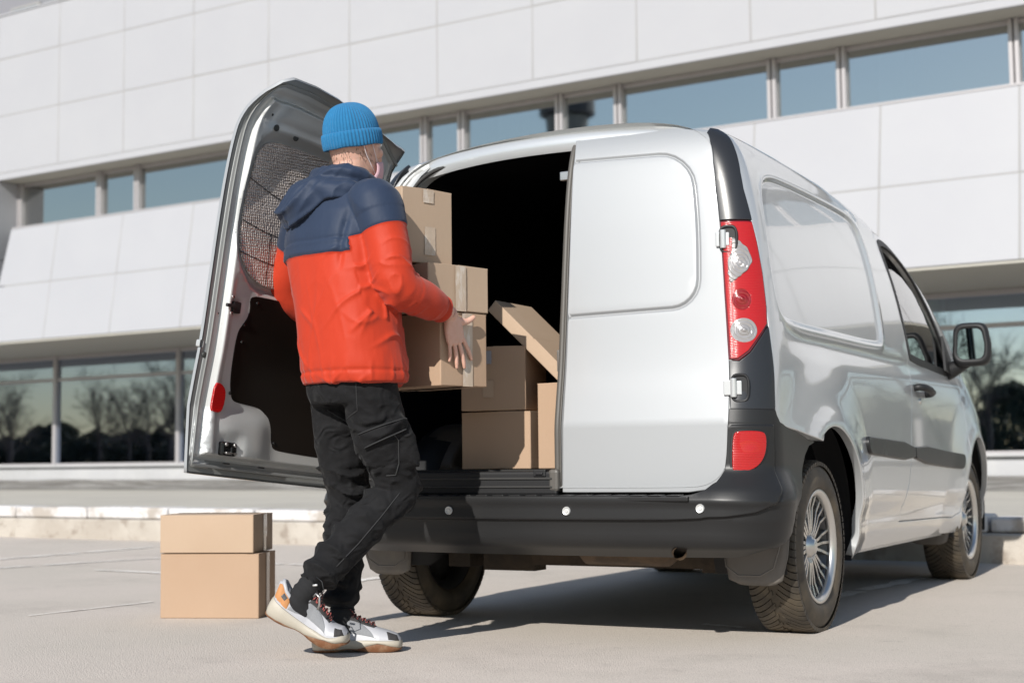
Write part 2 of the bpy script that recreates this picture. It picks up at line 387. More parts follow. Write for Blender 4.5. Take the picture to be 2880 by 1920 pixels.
for k in range(-6, 16):
    s = -23.95 + 3.89 * k
    for (a_, c_, o_) in ((.12, .42, 2.95), (-.62, -.27, 3.1)): b = MB(); b.box(s + a_, s + c_, o_, o_ + .3, .5, 3.2, lambda v: W(*v)); b.build('column', M['gc'], bl)
b = MB(); b.box(PX[0], PX[-1], .6, 14, 10.0, 10.16, lambda v: W(*v)); b.box(PX[0], PX[-1], 13.8, 14, .3, 10, lambda v: W(*v)); b.build('roof', M['joint'], bl)
for a_, c_ in ((PX[0], PX[0] + .2), (PX[-1] - .2, PX[-1])): b = MB(); b.box(a_, c_, .6, 14, .3, 10.1, lambda v: W(*v)); b.build('end_wall', M['joint'], bl)

# taller grey block behind, its corner just in the frame
b2 = empty('grey_tower_block', W(-45, 30, 0)); tag(b2, 'dark grey building rising behind the white roofline at the left corner', 'building')
b = MB(); b.box(-70, -33, 26, 45, 0, 30, lambda v: W(*v)); b.build('wall', mat('grey_render', (.20, .20, .22), .8), b2)
for i in range(9):
    for j in range(7):
        s = -68 + 4.0 * i + .55; z = 3 + 3.6 * j
        f = MB(); f.box(s - .15, s + 1.95, 25.9, 26.02, z - .15, z + 1.75, lambda v: W(*v)); fo = f.build('window', M['mullion'] if 0 else M['joint'], b2)
        p = MB(); p.box(s, s + 1.8, 25.86, 25.895, z, z + 1.6, lambda v: W(*v)); p.build('pane', mat('block_pane', (.05, .09, .12), .08, spec=.8) if i + j == 0 else bpy.data.materials['block_pane'], fo)

# -------------------------------------------------- what the glass mirrors, behind the viewer
def bare_tree(x, y, h, seed, label):
    rnd = random.Random(seed)
    t = empty('bare_tree', (x, y, 0)); tag(t, label, 'tree', 'bare trees across the car park')
    tr = MB(); cr = MB()
    lean = Vector((rnd.uniform(-.05, .05), rnd.uniform(-.05, .05), 1)).normalized()
    def grow(mb, p, d, L_, r, depth):
        pts = [p]; q = Vector(p); dd = Vector(d)
        for k in range(3):
            dd = (dd + Vector((rnd.uniform(-.16, .16), rnd.uniform(-.16, .16), rnd.uniform(-.02, .12)))).normalized(); q = q + dd * L_ / 3; pts.append(q.copy())
        mb.tube(pts, [r * (1 - .45 * k / 3) for k in range(4)], 5 if depth < 2 else 3, cap=False)
        if depth >= 5: return
        n = 3 if depth < 4 else 4
        for k in range(n):
            a = rnd.uniform(0, 6.28); sp = rnd.uniform(.45, .95); u = dd.orthogonal().normalized(); w = dd.cross(u)
            nd = (dd + (u * math.cos(a) + w * math.sin(a)) * sp).normalized()
            st = pts[rnd.choice((1, 2, 3, 3))]
            grow(cr, st, nd, L_ * rnd.uniform(.58, .80), max(r * .52, .012), depth + 1)
    base = Vector((x, y, 0)); tr.tube([base, base + lean * h * .14, base + lean * h * .30], [h * .026, h * .019, h * .016], 8)
    grow(cr, base + lean * h * .28, lean, h * .26, h * .014, 0)
    for k in range(4):
        a = rnd.uniform(0, 6.28); grow(cr, base + lean * h * rnd.uniform(.2, .32), Vector((math.cos(a), math.sin(a), .8)).normalized(), h * .24, h * .009, 1)
    tr.build('trunk', M['bark'], t, smooth=True); cr.build('crown', M['bark'], t, smooth=True); return t
M['bark'] = mat('bark', (.06, .05, .045), .9)
def bushy(x, y, h, w, seed, label):
    rnd = random.Random(seed); t = empty('evergreen_tree', (x, y, 0)); tag(t, label, 'tree', 'dark evergreens across the car park')
    b = MB(); b.tube([(x, y, 0), (x, y, h * .8)], [.16, .05], 6); b.build('trunk', M['bark'], t)
    c = MB()
    for k in range(4200):
        z = h * (rnd.random() ** 1.3); rr = w * (1 - (z / h) ** 3.5) * math.sqrt(rnd.random()) * (1 + .3 * math.sin(z * 3 + seed)); a = rnd.uniform(0, 6.28)
        p = Vector((x + rr * math.cos(a), y + rr * math.sin(a), z + .15)); s = rnd.uniform(.12, .26)
        u = Vector((rnd.gauss(0, 1), rnd.gauss(0, 1), rnd.gauss(0, 1))).normalized() * s; v = Vector((rnd.gauss(0, 1), rnd.gauss(0, 1), rnd.gauss(0, 1))).normalized() * s
        c.add([p - u, p + v, p + u], [(0, 1, 2)])
    c.build('crown', M['leaf'], t); return t
M['leaf'] = mat('dark_needles', (.030, .042, .028), .8, var=[(3, .8, (.055, .065, .04), .4, .6)])
xs = [-122 + 3.6 * k for k in range(38)]
tmpl = []
def copy_tree(src, x, y, sc_, rz):
    r = src.copy(); COL.objects.link(r); r.location = (x, y, 0); r.scale = (sc_,) * 3; r.rotation_euler = (0, 0, rz)
    for ch in list(src.children): c = ch.copy(); COL.objects.link(c); c.parent = r
    return r
for i, x in enumerate(xs):
    X_, Y_ = x + random.uniform(-1.5, 1.5), -27 + random.uniform(-3, 3)
    if i < 6: tmpl.append(bare_tree(X_, Y_, random.uniform(7.6, 9.4), i, 'bare leafless tree standing far across the car park from the office building'))
    else: copy_tree(tmpl[i % 6], X_, Y_, random.uniform(.9, 1.12), random.uniform(0, 6))
tb = []
for i in range(36):
    X_, Y_ = -126 + i * 4.0 + random.uniform(-1, 1), -33 + random.uniform(-2, 2)
    if i < 4: tb.append(bushy(X_, Y_, random.uniform(3.0, 3.8), random.uniform(2.8, 3.6), 50 + i, 'low dark evergreen behind the bare trees across the car park'))
    else: copy_tree(tb[i % 4], X_, Y_, random.uniform(.85, 1.15), random.uniform(0, 6))
# water tower mirrored in the upper windows
wt = empty('water_tower', (-50, -100, 0))
wt.location = (-62.6, -60, 0); tag(wt, 'tall grey water tower with a wide dark crown far across the car park', 'tower')
b = MB(); b.lathe([(0, 1.1), (24.5, 1.0), (26, 1.7), (28.3, 1.8), (28.4, 0)], (-62.6, -60, 0), (0, 0, 1), 20); b.build('shaft', mat('tower_concrete', (.16, .18, .20), .9), wt, smooth=False)
b = MB(); b.lathe([(28.4, 1.9), (28.5, 2.3), (30.2, 2.2), (30.4, 1.4), (30.4, 0)], (-62.6, -60, 0), (0, 0, 1), 20); b.build('crown', mat('tower_crown', (.05, .06, .08), .8), wt, smooth=False)

def _cr(xs,ys,x):
    xs=np.asarray(xs,float);ys=np.asarray(ys,float);x=np.asarray(x,float)
    h=np.diff(xs);d=np.diff(ys)/h
    m=np.empty(len(xs));m[0]=d[0];m[-1]=d[-1]
    for i in range(1,len(xs)-1):
        m[i]=0 if d[i-1]*d[i]<=0 else 3*(h[i-1]+h[i])/((2*h[i]+h[i-1])/d[i-1]+(h[i]+2*h[i-1])/d[i])
    xc=np.clip(x,xs[0],xs[-1]);i=np.clip(np.searchsorted(xs,xc,'right')-1,0,len(h)-1)
    t=(xc-xs[i])/h[i]
    y=ys[i]*(1+2*t)*(1-t)**2+m[i]*h[i]*t*(1-t)**2+ys[i+1]*t*t*(3-2*t)+m[i+1]*h[i]*t*t*(t-1)
    return y+np.where(x>xs[-1],m[-1]*(x-xs[-1]),0)+np.where(x<xs[0],m[0]*(x-xs[0]),0)
def prof(z):
    return np.where(z<.765,0.0,_cr([.765,.87,.97,1.19,1.38,1.54,1.71,1.80,1.85,1.89],[0,.018,.036,.063,.085,.106,.138,.168,.20,.245],z))
def Wz(z):
    return _cr([.20,.27,.35,.5,.7,.9,1.1,1.3,1.46,1.6,1.7,1.79,1.84,1.87],[.81,.85,.878,.90,.908,.905,.888,.866,.843,.812,.782,.735,.68,.62],z)
def ztop(y):
    return _cr([-.1,.2,.6,1.3,1.7,2.0,2.5,2.9,3.3,3.6,3.8,4.0,4.2,4.3,4.38],[1.84,1.855,1.862,1.855,1.83,1.80,1.71,1.595,1.40,1.225,1.09,.99,.88,.80,.66],y)
def rad(z): return _cr([1.2,1.85],[.13,.085],z)
def half(y,z):
    zt=ztop(y);q=np.clip((z-.75)/np.maximum(zt-.75,.05),0,1)
    zz=z+(1.86-zt)*q**1.6
    k=np.clip((y-3.2)/1.2,0,1.2)
    return Wz(zz)*(1-.16*k*k)
def B(s,z):
    s=np.asarray(s,float);z=np.asarray(z,float)
    r=rad(z);w=Wz(z);xf=w-r
    sg=np.clip(s,0,None)
    x1=sg*xf/.77;y1=prof(z)+.035*(x1/.77)**2
    yf=prof(z)+.035*(xf/.77)**2
    a0=np.arctan(.07*xf/.77**2); a=a0+np.clip((sg-.77)/.20,0,1)*(np.pi/2-a0)
    x2=xf+r*(np.sin(a)-np.sin(a0))/(1-np.sin(a0));y2=yf+r*(np.cos(a0)-np.cos(a))/np.cos(a0)
    y3=yf+r+(sg-.97);x3=half(y3,z)
    x=np.where(sg<.77,x1,np.where(sg<.97,x2,x3));y=np.where(sg<.77,y1,np.where(sg<.97,y2,y3))
    return x,y,z
# ------------------------------------------------------------------ van
# body surface B(s, z): s runs round the van from the middle of the tail to the nose, z is height
def P3(s, z, side=1, off=0.0, disp=None):
    """points on the skin, pushed out by disp(s,z) + off; returns positions and normals"""
    s = np.asarray(s, float); z = np.asarray(z, float); e = 1.5e-3
    def base(s, z):
        x, y, zz = B(s, z); return np.stack([x, y, zz + 0 * x], -1)
    def nrm(f, s, z):
        a = f(s + e, z) - f(s - e, z); c = f(s, z + e) - f(s, z - e); n = np.cross(a, c)
        return n / np.maximum(np.linalg.norm(n, axis=-1, keepdims=True), 1e-9)
    def full(s, z):
        d = off + (disp(s, z) if disp else 0)
        return base(s, z) + nrm(base, s, z) * (d[..., None] if hasattr(d, 'shape') and np.ndim(d) else d)
    p = full(s, z); n = nrm(full, s, z)
    if side < 0: p = p * [-1, 1, 1]; n = n * [-1, 1, 1]
    return p, n
def rear(x, z, off=0.0, disp=None):
    """tail surface over (x, z), both halves, for the doors"""
    x = np.asarray(x, float); z = np.asarray(z, float); e = 1.5e-3
    def full(x, z):
        sx = np.clip(np.abs(x), 0, 2); 
        xx, yy, zz = B(np.clip(sx, 0, .95), z)
        d = off + (disp(x, z) if disp else 0) + 0 * x
        return np.stack([np.where(x < 0, -xx, xx) , yy - d, z + 0 * x], -1)
    p = full(x, z); a = full(x + e, z) - full(x - e, z); c = full(x, z + e) - full(x, z - e); n = np.cross(a, c)
    return p, n / np.linalg.norm(n, axis=-1, keepdims=True)

def resamp(poly, step, closed=True):
    out = []; P = [np.array(p, float) for p in poly]; n = len(P)
    for i in range(n if closed else n - 1):
        a, c = P[i], P[(i + 1) % n]; k = max(1, int(math.ceil(np.linalg.norm(c - a) / step)))
        for j in range(k): out.append(a + (c - a) * j / k)
    if not closed: out.append(P[-1])
    return out
def smooth_poly(poly, it=2, keep=()):
    """Chaikin corner cutting"""
    P = [np.array(p, float) for p in poly]
    for _ in range(it):
        Q = []
        for i in range(len(P)):
            a, c = P[i], P[(i + 1) % len(P)]; Q += [a * .75 + c * .25, a * .25 + c * .75]
        P = Q
    return P
def rrect(x0, x1, z0, z1, r, n=6):
    r = r if hasattr(r, '__len__') else (r,) * 4     # bl, br, tr, tl
    C_ = [(x0 + r[0], z0 + r[0], 180, r[0]), (x1 - r[1], z0 + r[1], 270, r[1]), (x1 - r[2], z1 - r[2], 0, r[2]), (x0 + r[3], z1 - r[3], 90, r[3])]
    return [np.array((cx + rr * math.cos(R(a + 90 * k / n)), cz + rr * math.sin(R(a + 90 * k / n)))) for cx, cz, a, rr in C_ for k in range(n + 1)]
def sdf(poly):
    A = np.array(poly); Bq = np.roll(A, -1, 0)
    def f(s, z):
        s = np.atleast_1d(s); z = np.atleast_1d(z); sh = s.shape; p = np.stack([s.ravel(), z.ravel()], -1)
        out = np.full(len(p), 1e9); ins = np.zeros(len(p), bool)
        for a, c in zip(A, Bq):
            d = c - a; L2 = d @ d + 1e-12; t = np.clip(((p - a) @ d) / L2, 0, 1); q = p - (a + t[:, None] * d)
            out = np.minimum(out, (q * q).sum(1))
            cond = (a[1] > p[:, 1]) != (c[1] > p[:, 1])
            xx = a[0] + (p[:, 1] - a[1]) * d[0] / (d[1] if abs(d[1]) > 1e-12 else 1e-12)
            ins ^= cond & (p[:, 0] < xx)
        r = np.sqrt(out); return np.where(ins, -r, r).reshape(sh)
    return f
def sstep(a, c, x):
    t = np.clip((x - a) / (c - a), 0, 1); return t * t * (3 - 2 * t)
def panel(name, outline, mat_, parent, surf, holes=(), step=.03, rings=(), ring_w=(.004, .010, .018), flange=.022, edge=.0025, feat=None, mats=None):
    """sheet-metal panel over a parametric surface, with rounded folded edge"""
    out = resamp(outline, step * .6); hs = [resamp(h, step * .6) for h in holes]
    so = sdf(out); sh = [sdf(h) for h in hs]
    def inside(p):
        return (so(p[:, 0], p[:, 1]) < 0) & np.all([f(p[:, 0], p[:, 1]) > 0 for f in sh], axis=0) if sh else so(p[:, 0], p[:, 1]) < 0
    A = np.array(out); lo, hi = A.min(0), A.max(0)
    gx, gz = np.meshgrid(np.arange(lo[0] + step * .5, hi[0], step), np.arange(lo[1] + step * .5, hi[1], step))
    G = np.stack([gx.ravel(), gz.ravel()], -1)
    def far(p, d):
        m = so(p[:, 0], p[:, 1]) < -d
        for f in sh: m &= f(p[:, 0], p[:, 1]) > d
        return m
    extra = []
    for ring in rings:
        rp = resamp(ring, step * .5); fr = sdf(rp); ra = np.array(rp); t = np.roll(ra, -1, 0) - np.roll(ra, 1, 0); t /= np.maximum(np.linalg.norm(t, axis=1, keepdims=True), 1e-9); nn = np.stack([t[:, 1], -t[:, 0]], -1)
        for w in (0,) + tuple(ring_w) + tuple(-q for q in ring_w): extra.append(ra + nn * w)
        G = G[np.abs(fr(G[:, 0], G[:, 1])) > max(ring_w) + step * .25]
    G = G[far(G, step * .35)]
    if extra:
        E_ = np.concatenate(extra); E_ = E_[far(E_, step * .12)]; G = np.concatenate([G, E_])
    V = [Vector(p) for p in out]; Ed = [(i, (i + 1) % len(out)) for i in range(len(out))]; loops = [list(range(len(out)))]
    for h in hs:
        n0 = len(V); V += [Vector(p) for p in h]; Ed += [(n0 + i, n0 + (i + 1) % len(h)) for i in range(len(h))]; loops.append([n0 + i for i in range(len(h))])
    V += [Vector(p) for p in G]
    v2, e2, f2, ov, oe, of = delaunay_2d_cdt(V, Ed, [], 0, 1e-6)
    v2 = np.array([tuple(v) for v in v2]); F = np.array(f2)
    cen = v2[F].mean(1); F = F[inside(cen)]
    p, n = surf(v2[:, 0], v2[:, 1])
    mp = {}
    for new, olds in enumerate(ov):
        for o_ in olds: mp[o_] = new
    # winding so that normals look outward
    a, c, d = p[F[:, 0]], p[F[:, 1]], p[F[:, 2]]; w = (np.cross(c - a, d - a) * n[F[:, 0]]).sum(1) < 0
    F[w] = F[w][:, ::-1]
    verts = [tuple(q) for q in p]; nor = [tuple(q) for q in n]; faces = [tuple(f) for f in F]
    if flange:
        for li, lp in enumerate(loops):
            idx = [mp[i] for i in lp]; k = len(idx)
            P0 = p[idx]; N0 = n[idx]; T0 = np.roll(P0, -1, 0) - np.roll(P0, 1, 0); T0 /= np.maximum(np.linalg.norm(T0, axis=1, keepdims=True), 1e-9)
            O = np.cross(T0, N0); O /= np.maximum(np.linalg.norm(O, axis=1, keepdims=True), 1e-9)
            # point away from the sheet
            test = v2[idx]; c0 = np.array(P0).mean(0)
            area = sum(test[i][0] * test[(i + 1) % k][1] - test[(i + 1) % k][0] * test[i][1] for i in range(k))
            hand = np.sign((np.cross(surf_d(surf, v2[idx[0]], 0), surf_d(surf, v2[idx[0]], 1)) * N0[0]).sum())
            sgn = (1 if area > 0 else -1) * hand * (-1 if li > 0 else 1)
            O = O * sgn
            prof_ = [(0, 0, 0), (edge * .6, -edge * .25, .5), (edge, -edge, 1.0), (edge, -flange, 1.0)]
            base = len(verts)
            for (o_, d_, t_) in prof_:
                nn = N0 * (1 - t_) + O * t_; nn /= np.linalg.norm(nn, axis=1, keepdims=True)
                verts += [tuple(q) for q in (P0 + O * o_ + N0 * d_)]; nor += [tuple(q) for q in nn]
            for r_ in range(3):
                for i in range(k):
                    j = (i + 1) % k; q = (base + r_ * k + i, base + r_ * k + j, base + (r_ + 1) * k + j, base + (r_ + 1) * k + i)
                    pa, pb, pd = np.array(verts[q[0]]), np.array(verts[q[1]]), np.array(verts[q[3]])
                    if (np.cross(pb - pa, pd - pa) * np.array(nor[q[3]])).sum() < 0: q = q[::-1]
                    faces.append(q)
    o = obj(name, verts, faces, mat_, None, True)
    o.data.normals_split_custom_set_from_vertices([tuple(map(float, q)) for q in nor])
    if parent is not None: reparent(o, parent)
    return o
def surf_d(surf, q, ax):
    e = np.zeros(2); e[ax] = 2e-3; a = surf(np.array([q[0] + e[0]]), np.array([q[1] + e[1]]))[0]; c = surf(np.array([q[0] - e[0]]), np.array([q[1] - e[1]]))[0]
    return (a - c)[0]
def world(o):
    Mx = Matrix.Identity(4)
    while o is not None: Mx = o.matrix_basis @ Mx; o = o.parent
    return Mx
def reparent(o, parent):
    o.parent = parent; o.matrix_basis = world(parent).inverted() @ o.matrix_basis

van = empty('delivery_van', (0, 2, 0))
tag(van, 'silver grey delivery van with its left rear door swung open, loaded with cardboard boxes', 'van')

# ---- feature displacements of the side
BLANK = smooth_poly([(1.005, 1.52), (.985, 1.33), (1.0, 1.215), (1.045, 1.150), (1.15, 1.128), (1.7, 1.128), (2.36, 1.128), (2.445, 1.150), (2.440, 1.30), (2.425, 1.50), (2.40, 1.63), (2.33, 1.692), (2.2, 1.704), (1.75, 1.706), (1.40, 1.702), (1.17, 1.690), (1.06, 1.640)], 2)
f_blank = sdf(BLANK)
RC = (1.495, .375, .388); FC = (4.205, .375, .375)
def arch_r(s, z, c): return np.hypot(s - c[0], z - c[1])
def side_disp(s, z):
    d = f_blank(s, z)
    o = -.012 * sstep(.004, -.016, d) + .003 * np.exp(-((d - .012) / .010) ** 2)
    for c in (RC, FC):
        r = arch_r(s, z, c); o = o + .016 * np.exp(-((r - c[2]) / .055) ** 2) * (z > .2) + .022 * sstep(c[2] + .30, c[2] + .03, r)
    # waist: the belly line and the swage under the window blank
    o = o - .012 * np.exp(-((z - .40) / .05) ** 2) + .004 * np.exp(-((z - .62) / .10) ** 2)
    o = o - .007 * np.exp(-((z - 1.065) / .035) ** 2) * sstep(1.0, 1.3, s)
    return o * sstep(.93, .99, s)
def sideP(side, off=0.0):
    return lambda s, z: P3(s, z, side, off, side_disp)
def arc_pts(c, a0, a1, n=40, dr=0):
    return [(c[0] + (c[2] + dr) * math.cos(R(a0 + (a1 - a0) * k / n)), c[1] + (c[2] + dr) * math.sin(R(a0 + (a1 - a0) * k / n))) for k in range(n + 1)]
DOOR = [(2.665, .352), (2.70, .42), (2.765, .53), (2.82, .72), (2.862, .92), (2.872, 1.06), (2.862, 1.18), (2.80, 1.36), (2.705, 1.585), (2.690, 1.655), (2.74, 1.695), (2.95, 1.700), (3.20, 1.672), (3.42, 1.592), (3.60, 1.46), (3.76, 1.30), (3.93, 1.10), (3.968, 1.02), (3.972, .80), (3.955, .66), (3.905, .50), (3.80, .36), (3.70, .335)]
WIN = [(2.735, 1.600), (2.755, 1.645), (2.95, 1.655), (3.17, 1.630), (3.37, 1.555), (3.53, 1.435), (3.68, 1.27), (3.80, 1.10), (3.78, 1.065), (3.50, 1.075), (2.925, 1.100), (2.905, 1.125), (2.865, 1.27)]
WIN = [tuple(p) for p in smooth_poly(WIN, 1)]
def body_side(side):
    o = [(.927, 1.835), (.905, 1.76), (.884, 1.66), (.881, 1.60), (.895, 1.481), (.909, 1.40), (.914, 1.29), (.917, 1.168), (.919, 1.10), (.924, .97), (.928, .812), (.950, .770), (1.0, .755), (1.11, .742), (1.20, .728), (1.325, .706)]
    a0 = math.degrees(math.atan2(.706 - RC[1], 1.325 - RC[0]))
    o += arc_pts(RC, a0, -14, 44)[1:]
    o += [(1.90, .255), (2.4, .262), (3.0, .262), (3.62, .262), (3.79, .268)]
    o += arc_pts(FC, 193, -10, 40)
    o += [(4.62, .30), (4.85, .33), (5.10, .42), (5.14, .62), (5.12, .78)]
    ys = [4.97, 4.8, 4.6, 4.4, 4.2, 4.0, 3.8, 3.6, 3.4, 3.2, 3.0, 2.8, 2.6, 2.4, 2.2, 2.0, 1.7, 1.4, 1.2, 1.06]
    o += [(s, float(ztop(s - .775)) - .02) for s in ys]
    a = panel('side_panel', o, M['silver'], van, sideP(side), holes=[DOOR], step=.034, rings=[BLANK], flange=.03, edge=.004)
    return a
for side in (1, -1):
    sp = body_side(side)
    # inner side of the door gap and wheel arch, dark
    g = 4
# ---- front doors
def scale_poly(poly, d):
    A = np.array(poly); t = np.roll(A, -1, 0) - np.roll(A, 1, 0); t /= np.linalg.norm(t, axis=1, keepdims=True); n = np.stack([t[:, 1], -t[:, 0]], -1)
    area = (A[:, 0] * np.roll(A[:, 1], -1) - np.roll(A[:, 0], -1) * A[:, 1]).sum(); n = n * (1 if area > 0 else -1)
    return [tuple(p) for p in A + n * d]
for side in (1, -1):
    d = empty('front_door', (side * .9, 2.6, .9), van)
    panel('door_skin', scale_poly(DOOR, -.009), M['silver'], d, sideP(side), holes=[WIN], step=.034, flange=.03, edge=.004)
    panel('window_frame', scale_poly(WIN, .012), M['black'], d, sideP(side, .003), holes=[scale_poly(WIN, -.018)], step=.04, flange=.012, edge=.002)
    # glass, lowered a hand's breadth
    gl = [(2.745, 1.52), (2.865, 1.27), (2.905, 1.125), (2.925, 1.10), (3.50, 1.075), (3.78, 1.065), (3.80, 1.10), (3.68, 1.25), (3.53, 1.36), (3.36, 1.455), (3.15, 1.518), (2.95, 1.535)]
    panel('window_glass', gl, M['glass_van'] if 'glass_van' in M else M['glass_dark'], d, lambda s, z, sd=side: P3(s, z, sd, -.014), step=.08, flange=0)
    mo = smooth_poly([(2.842, .628), (2.842, .700), (3.78, .655), (3.82, .650), (3.80, .60), (3.765, .585)], 1)
    panel('side_moulding', mo, M['plastic'], d, sideP(side, .016), step=.04, flange=.018, edge=.006)
    # handle
    hp, hn = P3(np.array([2.93, 3.14]), np.array([.965, .94]), side, 0, side_disp)
    h = MB(); a_, c_ = Vector(hp[0]), Vector(hp[1]); nv = Vector(hn[0])
    h.tube([a_ - nv * .01, a_ + nv * .025, a_.lerp(c_, .15) + nv * .042, a_.lerp(c_, .5) + nv * .048, a_.lerp(c_, .85) + nv * .042, c_ + nv * .025, c_ - nv * .01], [.016, .017, .017, .017, .017, .017, .016], 10)
    h.build('door_handle', M['black'], d, smooth=True)
    kp, kn = P3(np.array([3.02]), np.array([.905]), side, 0, side_disp)
    MB().lathe([(0, .0), (.006, .001), (.006, .012), (0, .014)][::-1], Vector(kp[0]), Vector(kn[0]), 16).build('key_lock', M['chrome'], d, smooth=True)
    # rear moulding sits on the body
    mo = smooth_poly([(2.04, .724), (2.10, .722), (2.824, .702), (2.824, .630), (2.12, .660), (2.06, .665), (2.035, .69)], 1)
    panel('side_moulding', mo, M['plastic'], van, sideP(side, .016), step=.04, flange=.018, edge=.006)
# ---- wing mirrors
for side in (1, -1):
    mr = empty('wing_mirror', (side * .98, 2.95, 1.16), van)
    cx, cy, cz = side * 1.01, 2.93, 1.215
    vs = []; fs = []; nu, nv_ = 28, 10
    prof_m = [(.004, .70), (-.004, .78), (-.002, .88), (.012, .97), (.03, 1.0), (.06, .97), (.10, .85), (.13, .62), (.145, .30), (.148, .02)]
    for (dy, k) in prof_m:
        for i in range(nu):
            t = 2 * math.pi * i / nu; ex = .5
            x = math.copysign(abs(math.cos(t)) ** ex, math.cos(t)) * .098 * k; z = math.copysign(abs(math.sin(t)) ** ex, math.sin(t)) * .112 * k
            vs.append((cx + x * (1 - .08 * (z > 0)), cy + dy, cz + z - .3 * dy * .2))
    for j in range(len(prof_m) - 1):
        for i in range(nu):
            a_ = j * nu + i; c_ = j * nu + (i + 1) % nu; fs.append((a_, c_, c_ + nu, a_ + nu))
    o = obj('mirror_housing', vs, fs, M['black'], mr); recalc(o)
    vs = []
    for i in range(nu):
        t = 2 * math.pi * i / nu; vs.append((cx + math.copysign(abs(math.cos(t)) ** .45, math.cos(t)) * .070, cy + .006, cz + math.copysign(abs(math.sin(t)) ** .45, math.sin(t)) * .082))
    obj('mirror_glass', vs, [tuple(range(nu))], mat('mirror', (.42, .50, .50), .01, 1) if side > 0 else bpy.data.materials['mirror'], mr, smooth=False)
    m_ = MB(); m_.tube([(side * .86, 3.02, 1.075), (side * .90, 3.01, 1.09), (side * .95, 3.0, 1.115), (side * 1.0, 2.99, 1.14)], [.045, .042, .035, .03], 12)
    m_.build('mirror_arm', M['black'], mr, smooth=True)
    sail = MB(); p_, n_ = P3(np.array([3.62, 3.80, 3.80, 3.70]), np.array([1.08, 1.06, 1.12, 1.26]), side, .004)
    q_ = p_ + n_ * .012; sail.add(list(p_) + list(q_), [(4, 5, 6, 7), (0, 1, 5, 4), (1, 2, 6, 5), (2, 3, 7, 6), (3, 0, 4, 7)]); sail.build('mirror_foot', M['black'], mr)

# ---- roof
def edge_z(s): return float(ztop(s - .775)) - .02
def edge_pt(s):
    x, y, z = B(np.array(float(s)), np.array(edge_z(s))); return float(x), float(y), float(z)
def cap(rows, nx, crown, name, m, lip=0):
    vs = []; fs = []
    for s in rows:
        x, y, z = edge_pt(s)
        for i in range(nx + 1):
            u = -1 + 2 * i / nx; k = max(0, 1 - (s - 1.0) / .6) if s < 1.6 else 0
            vs.append((u * x, y - k * .075 * (1 - abs(u) ** 2.5), z + crown * (1 - abs(u) ** 2.3)))
    for j in range(len(rows) - 1):
        for i in range(nx):
            a_ = j * (nx + 1) + i; fs.append((a_, a_ + 1, a_ + nx + 2, a_ + nx + 1))
    return obj(name, vs, fs, m, van)
nx = 24
cap([.985] + list(np.linspace(1.06, 3.0, 24)), nx, .050, 'roof', M['silver'])
cap(list(np.linspace(3.0, 4.15, 10)), nx, .05, 'windscreen', M['glass_dark'])
vs = []; fs = []
rows = []
for s in np.linspace(4.15, 5.06, 9): x, y, z = edge_pt(s); rows.append((x, y, z, .05))
for z in (.66, .56, .46, .36, .28): rows.append((rows[8][0] * (.97 + .03 * (z > .4)), rows[8][1] + .03 * math.sin((z - .2) * 5), z, .0))
for (x, y, z, c) in rows:
    for i in range(nx + 1):
        u = -1 + 2 * i / nx; vs.append((u * x, y + (.16 * (1 - abs(u) ** 2.5) if c == 0 or z < .85 else 0), z + c * (1 - abs(u) ** 2.3)))
for j in range(len(rows) - 1):
    for i in range(nx):
        a_ = j * (nx + 1) + i; fs.append((a_, a_ + 1, a_ + nx + 2, a_ + nx + 1))
obj('bonnet', vs, fs, M['silver'], van)
# ------------------------------------------------------------------ tail of the van
def yr(x, z): return float(prof(np.array(z))) + .035 * (abs(x) / .77) ** 2
# opening outline (x, z) in the tail: left door opening to the right door pillar
def opening(dx=0):
    p = [(-.60, .60 - dx), (-.66, .605), (-.69, .64), (-.70 - dx, .70), (-.70 - dx, 1.20), (-.685 - dx, 1.45), (-.655 - dx, 1.62), (-.60 - dx * .9, 1.735 + dx * .5), (-.545 - dx * .6, 1.785 + dx * .8), (-.46, 1.812 + dx), (-.20, 1.838 + dx), (.10, 1.850 + dx), (.40, 1.840 + dx), (.58, 1.80 + dx), (.66 + dx * .7, 1.70), (.70 + dx, 1.45), (.72 + dx, 1.1), (.72 + dx, .70), (.71, .64), (.68, .605), (.60, .60), (.3, .60), (-.3, .60)]
    return p
def frame_strip(name, rings, mat_, parent, closed=True, smooth=True):
    """rings: lists of points (world) of equal length, lofted in order"""
    n = len(rings[0]); vs = [p for r in rings for p in r]; fs = []
    for j in range(len(rings) - 1):
        for i in range(n if closed else n - 1):
            k = (i + 1) % n; fs.append((j * n + i, j * n + k, (j + 1) * n + k, (j + 1) * n + i))
    return obj(name, vs, fs, mat_, parent, smooth)
def op_ring(dx, dy, z_lift=0):
    P = resamp(smooth_poly(opening(dx), 2), .05); P = P[:]; return P
base = resamp(smooth_poly(opening(0), 2), .04)
A = np.array(base); t = np.roll(A, -1, 0) - np.roll(A, 1, 0); t /= np.linalg.norm(t, axis=1, keepdims=True); on = np.stack([t[:, 1], -t[:, 0]], -1)
area = (A[:, 0] * np.roll(A[:, 1], -1) - np.roll(A[:, 0], -1) * A[:, 1]).sum(); on = on * (1 if area > 0 else -1)
def oring(d, dy):
    q = A + on * d; return [(a[0], yr(a[0], min(a[1], 1.86)) + dy, a[1]) for a in q]
def outer_ring(dy):
    r = []
    for a in A:
        x, z = a; q = a + on[len(r)] * .06
        xm = .77 if z < 1.4 else .77 - (z - 1.4) * .17
        r.append((max(-xm, min(xm, q[0])), yr(q[0], min(q[1], 1.86)) + dy, min(q[1], 1.885)))
    return r
shade_auto(frame_strip('rear_frame', [oring(.055, -.002), oring(.052, .012), oring(.020, .03), oring(.014, .045), oring(.0, .05), oring(-.004, .09)], M['silver_in'], van), 60)
